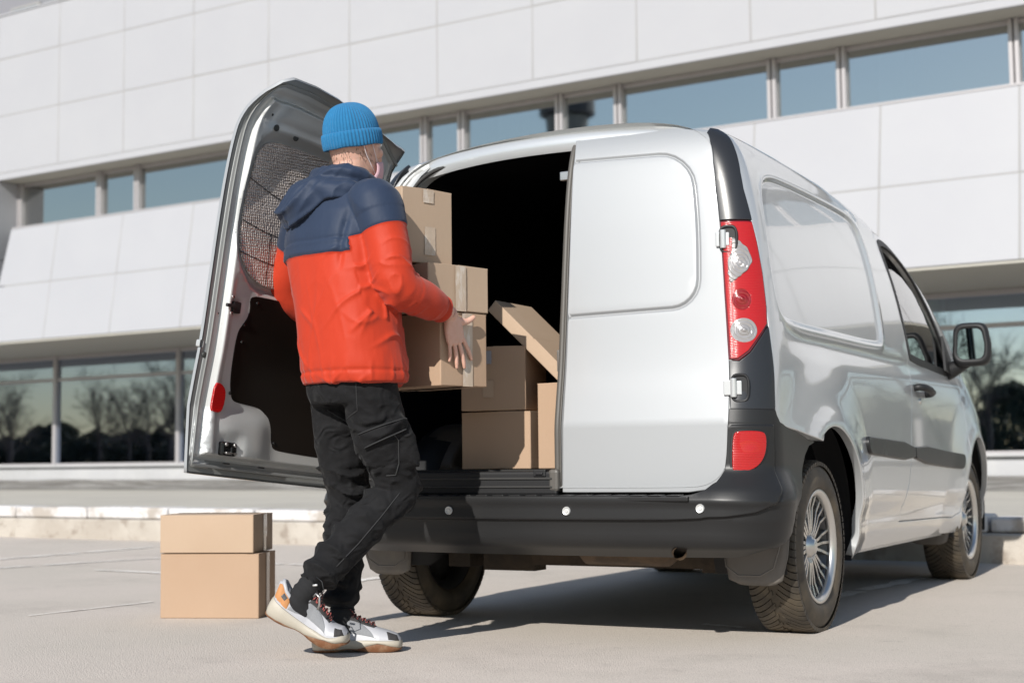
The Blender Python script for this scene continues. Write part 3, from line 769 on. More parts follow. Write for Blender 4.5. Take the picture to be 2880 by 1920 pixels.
# rubber seal bead round the opening
sl = MB(); pts = [Vector(q) + Vector((0, -.004, 0)) for q in oring(.008, .036)]; sl.tube(pts + [pts[0]], .0085, 8, cap=False); sl.build('door_seal', M['rubber'], van, smooth=True)
# header above the doors
hd = []
xs_ = np.linspace(-1, 1, 41)
for (dz, dy, kx) in ((.0, .062, 1.0), (-.004, .040, .992), (-.016, .024, .985), (-.050, .020, .96), (-.075, .030, .94)):
    row = []
    for u in xs_:
        x = u * .690 * kx; z = 1.835 + .056 * (1 - abs(u) ** 2.3) + dz; row.append((x, float(prof(np.array(1.86))) + .035 * (x / .77) ** 2 + dy - .03, z))
    hd.append(row)
frame_strip('roof_header', hd, M['silver'], van, closed=False)
# corner posts between opening and trim (left one shows beside the open door)
for side in (1, -1):
    rows = []
    for z in np.linspace(.62, 1.835, 26):
        row = []
        for s in (.70, .745, .775, .80):
            x, y, zz = B(np.array(s if z < 1.7 else s - (z - 1.7) * .3), np.array(z)); row.append((side * float(x), float(y) + (.02 if s < .76 else .004), z))
        rows.append(row)
    frame_strip('door_pillar', rows, M['silver_in'], van, closed=False)

# ---- closed right rear door
RD = [(.158, .532), (.66, .532), (.725, .540), (.765, .562), (.783, .605), (.784, .76), (.770, 1.05), (.762, 1.25), (.755, 1.48), (.757, 1.60), (.766, 1.70), (.790, 1.785), (.815, 1.825), (.70, 1.857), (.45, 1.877), (.30, 1.884), (.172, 1.888), (.161, 1.72), (.157, 1.48), (.155, 1.2), (.155, .95), (.158, .76)]
RB = rrect(-.1, .668, 1.176, 1.752, (.06, .10, .13, .05))
RB = [np.array((.668 - (.668 - p[0]) + (.012 * (p[1] - 1.2) / .5 if p[0] > .3 else 0), p[1] - .014 * (1 - max(0, min(1, p[0] / .6))) * (p[1] < 1.4) + .012 * (1 - max(0, min(1, p[0] / .5))) * (p[1] > 1.5))) for p in RB]
f_rb = sdf(RB)
def rd_disp(x, z):
    d = f_rb(x, z) if np.ndim(x) else float(f_rb(np.array([x]), np.array([z]))[0])
    return -.0085 * np.exp(-(d / .0050) ** 2) + .0035 * sstep(.002, -.012, d)
def rear_s(side):    # tail skin by s (wraps with the corner)
    return lambda s, z: P3(s, z, side, 0, rd_disp)
rdoor = empty('rear_door', (.77, .02, .53), van); rdoor['label'] = 'closed right rear door with an embossed blank window panel'
panel('door_skin', RD, M['silver_door'], rdoor, lambda s, z: P3(s, z, 1, 0, rd_disp), step=.03, rings=[RB], ring_w=(.003, .006, .012), flange=.028, edge=.005)
# inner edge of the closed door, with its rubber
zz = np.linspace(.545, 1.865, 40)
def ledge(x, dy): return [(x, yr(x, z) + dy, z) for z in zz]
e = frame_strip('door_edge', [ledge(.157, .004), ledge(.151, .006), ledge(.1495, .0135), ledge(.137, .015), ledge(.1355, .030), ledge(.108, .052), ledge(.100, .075)], M['silver_door'], rdoor, closed=False)
sl = MB(); sl.tube([(.117, yr(.11, z) + .027, z) for z in zz], .0125, 12); sl.tube([(.1335, yr(.11, z) + .014, z) for z in zz], .004, 8); sl.build('door_seal', M['rubber2'], rdoor, smooth=True)
b = MB()
b.box(.06, .105, .185, .21, 1.70, 1.735); b.build('latch', M['chrome'], rdoor, bevel=.004)
b = MB(); b.box(.085, .108, .09, .11, .97, 1.05); b.build('striker', M['chrome'], rdoor, bevel=.004)

# ---- hinges
def hinge(z, s0, parent, side=1):
    hg = MB(); p_, n_ = P3(np.array([s0, s0 + .028, s0 + .05]), np.array([z, z, z]), side, 0)
    a_ = [Vector(q) for q in p_]; nn = [Vector(q) for q in n_]
    up = Vector((0, 0, 1))
    def slab(c0, c1, n0, n1, h, t0, t1):
        vs = []
        for c, n_1 in ((c0, n0), (c1, n1)):
            for dz in (-h, h):
                for tt in (t0, t1): vs.append(c + up * dz + n_1 * tt)
        hg.add(vs, [(0, 1, 3, 2), (4, 6, 7, 5), (0, 4, 5, 1), (2, 3, 7, 6), (0, 2, 6, 4), (1, 5, 7, 3)])
    slab(a_[0], a_[1], nn[0], nn[1], .026, .0, .014)
    hg.tube([a_[1] - up * .033 + nn[1] * .010, a_[1] + up * .033 + nn[1] * .010], .0115, 14)
    slab(a_[1], a_[2], nn[1], nn[2], .024, -.004, .011)
    return hg.build('hinge', M['silver'], parent, bevel=.003)

# ---- lamps and trims at the corners
def smp(pts, it=1): return [tuple(p) for p in smooth_poly(pts, it)]
TL = [(.7625, 1.478), (.762, 1.36), (.766, 1.22), (.772, 1.10), (.777, .988), (.805, .984), (.838, 1.012), (.868, 1.055), (.908, 1.108), (.913, 1.17), (.911, 1.29), (.902, 1.40), (.890, 1.478)]
TT = [(.7635, 1.486), (.765, 1.62), (.775, 1.70), (.800, 1.785), (.826, 1.825), (.865, 1.842), (.905, 1.838), (.918, 1.815), (.902, 1.76), (.882, 1.66), (.878, 1.60), (.889, 1.486)]
TW = [(.779, .978), (.790, .815), (.923, .813), (.917, .97), (.911, 1.098), (.872, 1.048), (.842, 1.005), (.808, .976)]
L1 = smp([(.800, 1.418), (.826, 1.405), (.852, 1.380), (.868, 1.348), (.862, 1.318), (.842, 1.295), (.812, 1.272), (.786, 1.252), (.781, 1.300), (.781, 1.338), (.795, 1.352), (.800, 1.385)], 2)
def circ(c, r, rz, n=28): return [(c[0] + r * math.cos(2 * math.pi * k / n), c[1] + rz * math.sin(2 * math.pi * k / n)) for k in range(n)]
for side in (1, -1):
    sfn = lambda off, sd=side, dp=None: (lambda s, z: P3(s, z, sd, off, dp))
    panel('corner_trim', TT, M['plastic2'], van, sfn(.004), step=.03, flange=.03, edge=.004)
    wt_ = panel('corner_trim', TW, M['plastic2'], van, sfn(.004), step=.03, flange=.03, edge=.004)
    tl = empty('tail_light', (side * .84, .12, 1.2), van)
    panel('lamp_rim', TL, M['darkred'], tl, sfn(.001), step=.03, flange=.03, edge=.004)
    holes = [L1, circ((.822, 1.195), .032, .040), circ((.824, 1.086), .040, .044)]
    c2, c3 = holes[1], holes[2]
    TLi = scale_poly(TL, -.007)
    def ribs(s, z): return 0 * s
    panel('red_lens', TLi, M['redlens'], tl, sfn(.006, dp=ribs), holes=[L1, c2, c3], step=.02, flange=.006, edge=.003)
    panel('reversing_lens', scale_poly(L1, -.002), M['clearlens'], tl, sfn(.003, dp=lambda s, z: .006 + .0016 * np.sin(np.hypot((s - .825) * 1.2, z - 1.325) * 420)), step=.006, flange=.008, edge=.003)
    def bulb(c, m_, rr):
        def dp(s, z):
            r = np.hypot(s - c[0], z - c[1]); return .009 * np.exp(-(r / .012) ** 2) + .0013 * np.sin(r * 520) + .002
        return panel('lens', scale_poly(circ(c, rr, rr * 1.1), -.002), m_, tl, sfn(.004, dp=dp), step=.005, flange=.008, edge=.003)
    bulb((.822, 1.195), M['redlens2'], .034); bulb((.824, 1.086), M['clearlens'], .042)
    # bumper corner lamp
    FG = smp([(.803, .606), (.801, .722), (.812, .734), (.868, .733), (.882, .722), (.880, .665), (.866, .626), (.842, .604), (.812, .598)], 2)
    fg = empty('fog_light', (side * .82, .12, .66), van)
    panel('lamp_rim', scale_poly(FG, .007), M['black'], fg, sfn(.0150), step=.02, flange=.014, edge=.002)
    panel('red_lens', FG, M['redlens'], fg, sfn(.0175, dp=lambda s, z: .002 + .003 * np.exp(-(np.hypot(s - .842, z - .662) / .022) ** 2)), step=.008, flange=.012, edge=.004)
hl = MB()
hinge(1.412, .742, van); hinge(.884, .766, van)
for z, s0 in ((1.412, .752), (.884, .775)):
    p_, n_ = P3(np.array([s0 + .036]), np.array([z]), 1, .003)
    c = Vector(p_[0]); n1 = Vector(n_[0]); u = Vector((0, 0, 1)); w = n1.cross(u)
    b = MB(); pts = [c + w * (-math.cos(t) * abs(math.cos(t)) ** -.4 * .030) + u * (math.copysign(abs(math.sin(t)) ** .6, math.sin(t)) * .046) + n1 * .004 for t in [2 * math.pi * k / 24 for k in range(24)]]
    b.tube(pts + [pts[0]], .005, 8, cap=False); b.add([p - n1 * .002 for p in pts], [tuple(range(24))]); b.build('hinge_pocket', M['black'], van, smooth=False)

# ---- bumper: one moulding wrapped round the tail
bump = empty('rear_bumper', (0, -.05, .42), van)
SC = [(.0, .432), (.45, .4325), (.62, .434), (.74, .439), (.80, .448), (.850, .466), (.885, .495), (.905, .54), (.913, .62), (.915, .757)]
STEP = SC + [(-.915, .757)] if 0 else [(-q[0], q[1]) for q in reversed(SC)] + SC[1:]
STEP = [tuple(p) for p in STEP]
f_step = sdf(resamp(STEP + [(.0, 1.6)], .05)) if 0 else sdf(STEP)
def bump_disp(s, z):
    a = np.abs(s); tp = 1 - .84 * sstep(.84, 1.10, a)
    up_ = sstep(.62, .512, z); low = np.interp(z, [.296, .315, .330, .345, .362, .385, .41, .44], [-.075, -.030, .018, .044, .058, .064, .066, .074])
    body = np.where(z > .44, .074 * up_, low) * tp
    ins = f_step(s, z); raised = .013 * sstep(.0025, -.0035, ins) * (1 - .45 * sstep(.50, .74, z))
    lip = .006 * np.exp(-((z - .500) / .010) ** 2) * tp * (a < 1.2)
    return .004 + body + raised + lip * (z < .53)
def bumpP(s, z):
    s = np.asarray(s, float); z = np.asarray(z, float); a = np.abs(s); e = 1.5e-3
    def base(s, z):
        x, y, zz = B(np.abs(s), np.maximum(z, .34)); return np.stack([np.where(s < 0, -x, x), y, z + 0 * x], -1)
    def nrm(f):
        p = f(s + e, z) - f(s - e, z); q = f(s, z + e) - f(s, z - e); n = np.cross(p, q); return n / np.maximum(np.linalg.norm(n, axis=-1, keepdims=True), 1e-9)
    def bn_(s, z):
        p = base(s + e, z) - base(s - e, z); q = base(s, z + e) - base(s, z - e); n = np.cross(p, q); return n / np.maximum(np.linalg.norm(n, axis=-1, keepdims=True), 1e-9)
    full = lambda s, z: base(s, z) + bn_(s, z) * bump_disp(s, z)[..., None]
    return full(s, z), nrm(full)
BO = [(.0, .516), (.35, .516), (.655, .516), (.70, .521), (.745, .536), (.775, .565), (.786, .605), (.7875, .66), (.787, .811), (.925, .807), (.931, .790), (.949, .765), (1.0, .751), (1.11, .738), (1.20, .723), (1.321, .701), (1.258, .690), (1.205, .655), (1.165, .60), (1.14, .545), (1.122, .505), (1.06, .455), (.985, .405), (.935, .362), (.905, .335), (.88, .312), (.84, .302), (.4, .300)]
BOF = [(.0, .300)] + [(-q[0], q[1]) for q in reversed(BO[1:])] + BO
panel('bumper_beam', BOF, M['plastic'], bump, bumpP, step=.020, rings=[resamp(STEP, .006)], ring_w=(.0028, .006, .012), flange=.02, edge=.003)
for x, z in ((-.805, .468), (-.294, .465), (.220, .466), (.740, .476)):
    p_, n_ = P3(np.array([abs(x)]), np.array([z]), 1 if x > 0 else -1, .0935 if abs(x) < .7 else .093)
    MB().lathe([(.004, 0), (.004, .006), (.001, .0065), (.001, .010), (.004, .011), (.005, .014), (0, .0155)], Vector(p_[0]), Vector(n_[0]), 20).build('parking_sensor', M['sensor'], bump, smooth=False)
# non-slip ribs on the ledge under the doors and the ledge itself
b = MB(); b.box(-.66, .66, -.082, .06, .500, .5165); b.build('step', M['plastic'], bump, bevel=.004)
b = MB(); x = -.645
while x < .60:
    b.box(x, x + .045, -.078, -.022, .5168, .5215); x += .068
b.build('step_rib', M['plastic'], bump, bevel=.002)
# sill behind the bumper under the opening
b = MB(); b.box(-.72, .128, -.008, .12, .517, .6055); b.build('load_sill', M['black'], van, bevel=.01)
b = MB(); b.box(-.70, .110, -.013, -.006, .545, .552); b.box(-.70, .110, -.013, -.006, .575, .583); b.build('sill_seal', M['rubber'], van, bevel=.002)
b = MB(); b.box(.035, .085, -.014, .04, .586, .612); b.box(.045, .075, -.020, .0, .592, .602); b.build('striker', M['chrome'] if 0 else M['black'], van, bevel=.003)
b = MB(); b.box(.092, .134, -.010, .10, .53, .6125); b.build('sill_end', M['rubber2'], van, bevel=.012)
# ---- load bay
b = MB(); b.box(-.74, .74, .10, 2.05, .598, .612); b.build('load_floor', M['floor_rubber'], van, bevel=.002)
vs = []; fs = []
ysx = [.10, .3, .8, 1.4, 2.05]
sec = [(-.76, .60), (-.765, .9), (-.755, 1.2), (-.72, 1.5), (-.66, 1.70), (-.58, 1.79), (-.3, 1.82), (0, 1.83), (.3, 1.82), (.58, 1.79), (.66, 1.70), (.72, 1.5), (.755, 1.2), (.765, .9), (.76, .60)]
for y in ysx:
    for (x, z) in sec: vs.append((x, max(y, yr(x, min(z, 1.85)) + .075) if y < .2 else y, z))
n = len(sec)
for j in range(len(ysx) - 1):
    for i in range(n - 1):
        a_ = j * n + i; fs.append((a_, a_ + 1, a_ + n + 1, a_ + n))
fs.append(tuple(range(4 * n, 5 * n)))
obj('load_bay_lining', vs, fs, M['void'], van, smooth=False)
for side in (1, -1):
    vs = []; fs = []; sec_ = [(-.14, .385), (.03, .385), (.045, .37), (.045, .05)]; na = 24
    for k in range(na + 1):
        a = R(38 + 104 * k / na) if 0 else R(8 + 164 * k / na)
        for (t, r_) in sec_: vs.append((side * (.60 - t), .72 + r_ * math.cos(a), max(.605, .42 + r_ * math.sin(a))))
    for k in range(na):
        for i in range(3): q = k * 4 + i; fs.append((q, q + 1, q + 5, q + 4))
    obj('wheel_housing', vs, fs, M['bay_paint'], van)
    for (yc, rr0) in ((.72, .43), (3.43, .42)):
        vs = []; fs = []; sec_ = [(0.0, rr0), (.05, rr0 + .005), (.27, rr0), (.275, .30), (.275, .05)]; na = 30
        for k in range(na + 1):
            a = R(-18 + 216 * k / na)
            for (t, r_) in sec_: vs.append((side * (.875 - t), yc + r_ * math.cos(a), .365 + r_ * math.sin(a)))
        for k in range(na):
            for i in range(len(sec_) - 1): q = k * len(sec_) + i; fs.append((q, q + 1, q + len(sec_) + 1, q + len(sec_)))
        obj('wheel_well', vs, fs, M['black'], van)
    # cab lining seen through the lowered window
    b = MB(); b.box(side * .70 - .01, side * .70 + .01, 2.0, 3.3, .35, 1.05); b.build('door_lining', M['black'], van)
# cab: seats, wheel, dashboard
for sx in (-.38, .38):
    b = MB(); b.box(sx - .24, sx + .24, 2.15, 2.30, .55, 1.15); b.box(sx - .24, sx + .24, 2.2, 2.7, .45, .62); b.box(sx - .13, sx + .13, 2.13, 2.22, 1.18, 1.40)
    o = b.build('cab_seat', M['seat'], van, bevel=.05, seg=3); shade_auto(o, 50)
sw = MB(); cx = -.38
pts = [Vector((cx + .18 * math.cos(t), 2.95 + .06 * math.sin(t), 1.02 + .17 * math.sin(t))) for t in [2 * math.pi * k / 32 for k in range(33)]]
sw.tube(pts, .014, 8, cap=False); sw.tube([(cx - .17, 2.95, 1.02), (cx, 2.97, 1.0), (cx + .17, 2.95, 1.02)], .02, 8); sw.tube([(cx, 2.97, 1.0), (cx, 2.92, .87)], .02, 8); sw.build('steering_wheel', M['black'], van, smooth=True)
b = MB(); b.box(-.74, .74, 3.05, 3.55, .65, 1.05); b.build('dashboard', M['black'], van, bevel=.08, seg=3)
b = MB(); b.box(-.78, .78, .25, 4.1, .40, .42); b.box(-.60, .60, .15, .3, .36, .50); b.build('floor_pan', M['dirt'], van)
b = MB(); b.box(-.76, .76, 3.75, 3.78, .25, 1.0); b.build('firewall', M['black'], van)

# ---- underside
ub = MB(); ub.tube([(-.68, .66, .30), (.68, .66, .30)], .045, 12); ub.box(-.60, -.50, .45, 1.2, .22, .30); ub.box(.50, .60, .45, 1.2, .22, .30)
ub.tube([(-.62, .95, .26), (-.3, .98, .29), (.3, .98, .29), (.62, .95, .26)], .05, 10); ub.box(-.19, .72, .40, .54, .238, .37); ub.box(-.42, -.19, .42, .52, .212, .37); ub.build('rear_axle', M['dirt'], van, smooth=False)
for sx in (-.50, .50):
    b = MB(); pts = []
    for k in range(73):
        a = 2 * math.pi * k / 14; pts.append((sx + .055 * math.cos(a), .66 + .055 * math.sin(a), .29 + .19 * k / 72))
    b.tube(pts, .009, 6); b.build('coil_spring', M['black'], van, smooth=True)
    b = MB(); b.tube([(sx * 1.1, .56, .22), (sx * 1.0, .50, .48)], [.022, .032], 10); b.build('shock_absorber', M['dirt'], van, smooth=True)
b = MB(); pts = [(.12, .20, .345), (.16, .19, .345), (.48, .18, .345), (.53, .18, .345)]; b.tube(pts, [.045, .085, .085, .045], 20)
o = b.build('silencer', M['dirtmetal'], van, smooth=True)
b = MB(); b.tube([(.50, .18, .345), (.56, .12, .335), (.58, .02, .325), (.60, -.01, .32)], .024, 12, cap=False); b.tube([(.12, .2, .345), (0, .3, .34), (-.02, 1.2, .32), (.0, 3.0, .3)], .024, 10); b.build('exhaust_pipe', M['dirtmetal'], van, smooth=True)
b = MB(); b.box(-.45, .05, .12, .75, .335, .40); b.build('spare_wheel_tray', M['dirt'], van, bevel=.04)
b = MB(); b.box(-.40, .56, .95, 1.7, .255, .41); b.build('fuel_tank', M['dirt'], van, bevel=.03)
b = MB(); b.box(-.55, .55, 3.1, 3.9, .20, .40); b.build('engine_undertray', M['black'], van, bevel=.03)
for side in (1, -1):
    b = MB(); b.box(side * .80 - .035, side * .80 + .035, 1.14, 2.95, .245, .30); b.build('sill_rail', M['silver_in'], van, bevel=.012)

# ---- wheels
def wheel(x, y, side, parent, r=.318):
    w = empty('wheel', (x, y, r - .004), parent); ax = Vector((side, 0, 0)); c = Vector((x, y, r - .004)); hw = .093
    # tyre
    n = 180; prof_t = []
    rim_r = .215
    sec = [(-hw + .012, rim_r - .008), (-hw - .004, rim_r + .010), (-hw - .008, rim_r + .035), (-hw - .006, r - .055), (-hw + .003, r - .028), (-hw + .012, r - .012)]
    tread = [(-hw + .022 + (2 * hw - .044) * k / 12, r - .003 + .003 * math.sin(math.pi * k / 12)) for k in range(13)]
    sec = sec + tread + [(-q[0], q[1]) for q in reversed(sec)]
    vs = []; fs = []; m = len(sec)
    for k in range(n):
        a = 2 * math.pi * k / n
        for (t, rr) in sec: vs.append(tuple(c + ax * t + Vector((0, math.cos(a), math.sin(a))) * rr))
    for k in range(n):
        for i in range(m - 1):
            k2 = (k + 1) % n; fs.append((k * m + i, k2 * m + i, k2 * m + i + 1, k * m + i + 1))
    ty = obj('tyre', vs, fs, M['tyre_tread'], w); recalc(ty)
    # tread blocks standing on the carcass: two mirrored rows of swept lugs
    b = MB(); N_ = 72
    for k in range(N_):
        for sd in (-1, 1):
            a0 = 2 * math.pi * (k + (.5 if sd > 0 else 0)) / N_; da = 2 * math.pi / N_
            def q(t, f, h):   # t across 0..1 from the middle, f along 0..1
                sweep = .95 * t + .42 * math.sin(t * 2.2)
                a = a0 - da * 1.7 * (1 - sweep) + da * (f * .80)
                xx = sd * (.006 + t * (hw - .006)); drop = .022 * max(0, t - .8) ** 1.3 / .123
                rr = r + h - drop * .35 + .0
                return tuple(c + ax * xx + Vector((0, math.cos(a), math.sin(a))) * rr)
            T_ = (0, .25, .5, .75, .9, 1.0) if k % 2 else (.12, .3, .5, .75, .9, 1.0)
            top = [q(t, f, .004) for t in T_ for f in (0.0, .45, 1)]; bot = [q(t, f, -.010) for t in T_ for f in (-.02, .5, 1.02)]
            nT = len(T_); F = []
            for i in range(nT - 1):
                for j in range(2):
                    F.append((i * 3 + j, i * 3 + j + 1, (i + 1) * 3 + j + 1, (i + 1) * 3 + j))
                F.append((i * 3, (i + 1) * 3, (i + 1) * 3 + 3 * nT, i * 3 + 3 * nT)); F.append((i * 3 + 2, (i + 1) * 3 + 2, (i + 1) * 3 + 2 + 3 * nT, i * 3 + 2 + 3 * nT))
            e = (nT - 1) * 3; F.append((e, e + 1, e + 2, e + 2 + 3 * nT, e + 1 + 3 * nT, e + 3 * nT)); F.append((0, 1, 2, 2 + 3 * nT, 1 + 3 * nT, 3 * nT))
            b.add(top + bot, F)
    o = b.build('tread', M['tyre_tread'], ty); recalc(o)
    # rim
    o_ = c + ax * 0
    lip = MB().lathe([(.060, .190), (.068, .196), (.078, .206), (.088, .2135), (.092, .210), (.088, .1985), (.080, .190), (.066, .1865), (.060, .190)], o_, ax, 72); rim = lip.build('rim', M['chrome'], w, smooth=True); recalc(rim)
    bar = MB().lathe([(-.075, .205), (-.08, .216), (-.06, .190), (.0, .184), (.062, .1885), (.060, .180), (.0, .172), (-.06, .170), (-.075, .205)], o_, ax, 48).build('rim_barrel', M['alloydark'], rim, smooth=True); recalc(bar)
    bk = MB().lathe([(-.005, .150), (-.012, .152), (-.02, .174), (-.03, .05), (-.03, 0)], o_, ax, 40).build('brake_drum', M['brake'], rim, smooth=True)
    sp = MB(); ns = 8
    for k in range(ns):
        for q_, dd in enumerate((-1.3, 0, 1.3)):
            a = 2 * math.pi * k / ns
            def pt(rr, t, off):
                ang = a + off; return o_ + ax * t + Vector((0, math.cos(ang), math.sin(ang))) * rr
            path = [(.036, .046, dd * .20), (.062, .055, dd * .175), (.10, .056, dd * .160 + .02), (.145, .056, dd * .165 + .035), (.189, .066, dd * .185 + .03)]
            vs = []; fs = []
            for i, (rr, t, off) in enumerate(path):
                wv = (.0066 - .0014 * i / 4) / rr; bk_ = .014 if i < 4 else .008
                for (oo, tt) in ((off - wv, t), (off + wv, t), (off + wv * 1.3, t - bk_), (off - wv * 1.3, t - bk_)): vs.append(tuple(pt(rr, tt, oo)))
            for i in range(4):
                for j in range(4): fs.append((i * 4 + j, i * 4 + (j + 1) % 4, (i + 1) * 4 + (j + 1) % 4, (i + 1) * 4 + j))
            sp.add(vs, fs)
    o = sp.build('spoke', M['spoke'], rim, bevel=.0010, seg=1); recalc(o); o['kind'] = 'stuff'; del o['kind']
    MB().lathe([(.040, .044), (.060, .040), (.064, .030), (.072, .026), (.075, .016), (.076, 0)], o_, ax, 32).build('hub_cap', M['chrome'], rim, smooth=True)
    return w
wheel(.800, .66, 1, van); wheel(-.800, .66, -1, van); wheel(.800, 3.36, 1, van); wheel(-.800, 3.36, -1, van)
# ---- mud flaps
def flap(side, y, parent, sh=0.0):
    rows = []
    for k in range(17):
        t = k / 16; z = .52 - .325 * t
        xo = float(np.interp(z, [.19, .215, .30, .40, .52], [.850, .868, .893, .905, .920])) - sh
        xi = float(np.interp(z, [.19, .215, .32, .36, .45, .52], [.700, .672, .660, .690, .82, .895])) - sh
        row = []
        for j in range(11):
            u = j / 10; x = xi + (xo - xi) * u
            bow = .030 * math.sin(math.pi * t) + .045 * max(0, u - .75) ** 1.5 * 4 * (1 - t * .6)
            row.append((side * x, y - .03 + .02 * t - .3 * bow + .05 * max(0, u - .8), z + .012 * (abs(u - .5) * 2) ** 5 * (t > .95)))
        rows.append(row)
    o = frame_strip('mud_flap', rows, M['flap'], parent, closed=False); md = o.modifiers.new('s', 'SOLIDIFY'); md.thickness = .009; md.offset = 0
    b = MB(); b.tube([(side * (xi_ - sh), y - .052, z_) for xi_, z_ in ((.668, .33), (.676, .262), (.72, .232), (.80, .232), (.850, .26), (.872, .33), (.885, .42))], .0035, 6); b.build('flap_rib', M['flap'], o, smooth=True)
    return o
for side in (1, -1):
    flap(side, .285, van); flap(side, 3.0, van, .02)
# ------------------------------------------------------------------ left rear door, swung open
HX, HY, AX, AY, PHI = -0.762, -0.009, 0.036, 0.054, -1.675
DR = Matrix.Translation((HX, HY, .54)) @ Matrix.Rotation(PHI, 4, Vector((AX, AY, 1)).normalized()) @ Matrix.Translation((-HX, -HY, -.54))
od = empty('rear_door', (HX, HY, .54), van); od['label'] = 'left rear door standing wide open with its bare inner side showing'
def swing(o, parent=od):
    o.data.transform(DR)
    o.data.update(); reparent(o, parent); return o
LD = [(.133, .535), (.133, .76), (.130, .95), (.130, 1.2), (.131, 1.48), (.133, 1.72), (.132, 1.80), (.127, 1.855), (.112, 1.884), (.07, 1.897), (-.10, 1.899), (-.30, 1.893), (-.50, 1.880), (-.70, 1.862), (-.845, 1.842), (-.866, 1.836), (-.825, 1.80), (-.795, 1.765), (-.768, 1.70), (-.757, 1.60), (-.755, 1.48), (-.762, 1.25), (-.770, 1.05), (-.782, .76), (-.781, .605), (-.765, .562), (-.725, .540), (-.66, .532)]
LDs = [tuple(p) for p in LD]
def tailsurf(off, sgn=1, disp=None):
    def f(x, z):
        p, n = rear(x, z, off, disp)
        # the skin folds forward to the roof at the top
        zz_ = np.asarray(z, float); k = np.clip((zz_ - 1.73) / .165, 0, 1); p = p.copy(); p[..., 1] = p[..., 1] + .085 * k ** 2.0
        return p, n * sgn
    return f
swing(panel('door_skin', LDs, M['silver_door'], None, tailsurf(0), step=.04, flange=.016, edge=.004))
def inner_off(base):
    return lambda x, z: base + 0 * x
LDi = [p for p in LDs if p[0] > -.835 or p[1] < 1.8]; LDi = LDi
hem = scale_poly(LDi, -.003)
hemi = scale_poly(LDi, -.016)
swing(panel('door_hem', hem, M['hem'], None, tailsurf(-.014, -1), holes=[scale_poly(LDi, -.05)], step=.05, flange=0))
REC = smp([(.030, 1.60), (.022, 1.66), (.0, 1.700), (-.045, 1.722), (-.12, 1.730), (-.30, 1.730), (-.50, 1.715), (-.60, 1.68), (-.655, 1.60), (-.665, 1.45), (-.66, 1.30), (-.64, 1.235), (-.58, 1.205), (-.134, 1.200), (-.06, 1.215), (-.010, 1.250), (.030, 1.305), (.046, 1.39), (.042, 1.50)], 2)
PAN = smp([(-.050, 1.157), (-.10, 1.166), (-.40, 1.168), (-.60, 1.160), (-.66, 1.130), (-.685, 1.05), (-.69, .72), (-.67, .655), (-.62, .640), (-.476, .642), (-.290, .647), (-.262, .655), (-.250, .675), (-.247, .724), (-.226, .765), (-.183, .790), (-.11, .795), (-.054, .797), (-.036, .810), (-.018, .864), (-.010, .958), (-.014, 1.030), (-.035, 1.060), (-.055, 1.088), (-.060, 1.13)], 2)
# outline of the raised inner pressing, stepped at the free edge
IN1 = scale_poly(LDi, -.020); IN2 = scale_poly(LDi, -.062)
f_in1 = sdf(IN1); f_in2 = sdf(IN2); f_rec = sdf(REC); f_pan = sdf(PAN)
def blob(x, z, cx, cz, rx, rz, p=2): return np.exp(-(np.abs((x - cx) / rx) ** p + np.abs((z - cz) / rz) ** p))
def in_depth(x, z):   # distance the pressing stands in front of the skin
    a = -f_in1(x, z)
    d = .016 + .012 * sstep(.0, .010, a) - .006 * sstep(.018, .026, a) + .030 * sstep(.034, .052, a)
    low = sstep(.95, .62, z)
    # window blank is sunk, with a soft shoulder
    r = f_rec(x, z); d = d - .030 * sstep(.035, -.004, r)
    # field round the trim panel is a step lower than the edge frame
    fr = sstep(-.045, -.010, -(x - .035) * 1.0) if False else 0
    k = sstep(.045, .020, x) * sstep(.0, .03, a - .05) * (z < 1.22); d = d - .014 * sstep(.055, .02, x) * sstep(1.24, 1.18, z)
    # pocket pressing by the lower lock
    d = d + .020 * blob(x, z, -.10, .665, .13, .085, 4) - .016 * blob(x, z, -.035, .630, .060, .045, 4)
    d = d - .010 * blob(x, z, .015, 1.118, .030, .028, 4)           # lock recess
    d = d - .012 * blob(x, z, .018, 1.795, .028, .05, 2) - .004 * blob(x, z, -.3, 1.775, .40, .012, 4)
    # horizontal steps along the foot of the door
    d = d - .012 * sstep(.598, .588, z) + .008 * sstep(.575, .568, z) * sstep(.548, .556, z)
    return np.maximum(d, .014)
def inner_surf(extra=0.0, flat=None):
    return lambda x, z: tailsurf(0, -1, lambda a, b_: -(in_depth(a, b_) if flat is None else flat + 0 * a) - extra)(x, z)
swing(panel('door_inner', IN1, M['silver_in'], None, inner_surf(), holes=[PAN], step=.020, rings=[IN2, REC, scale_poly(IN1, -.034), scale_poly(IN1, -.022), rrect(-.21, .01, .60, .74, .05)], ring_w=(.006, .012, .02), flange=.012, edge=.002))
# rubber strip along the free edge
swing(panel('door_seal', [p for p in scale_poly(LDi, -.024)], M['hem'], None, inner_surf(.001, .030), holes=[scale_poly(LDi, -.030)], step=.05, flange=.006, edge=.002))
swing(panel('trim_panel', scale_poly(PAN, .003), M['darkpanel'], None, inner_surf(0, .040), step=.05, flange=.006, edge=.003))
insu = swing(panel('insulation_sheet', scale_poly(REC, -.010), M['foil'], None, inner_surf(.0, .034), step=.05, flange=.008, edge=.003))
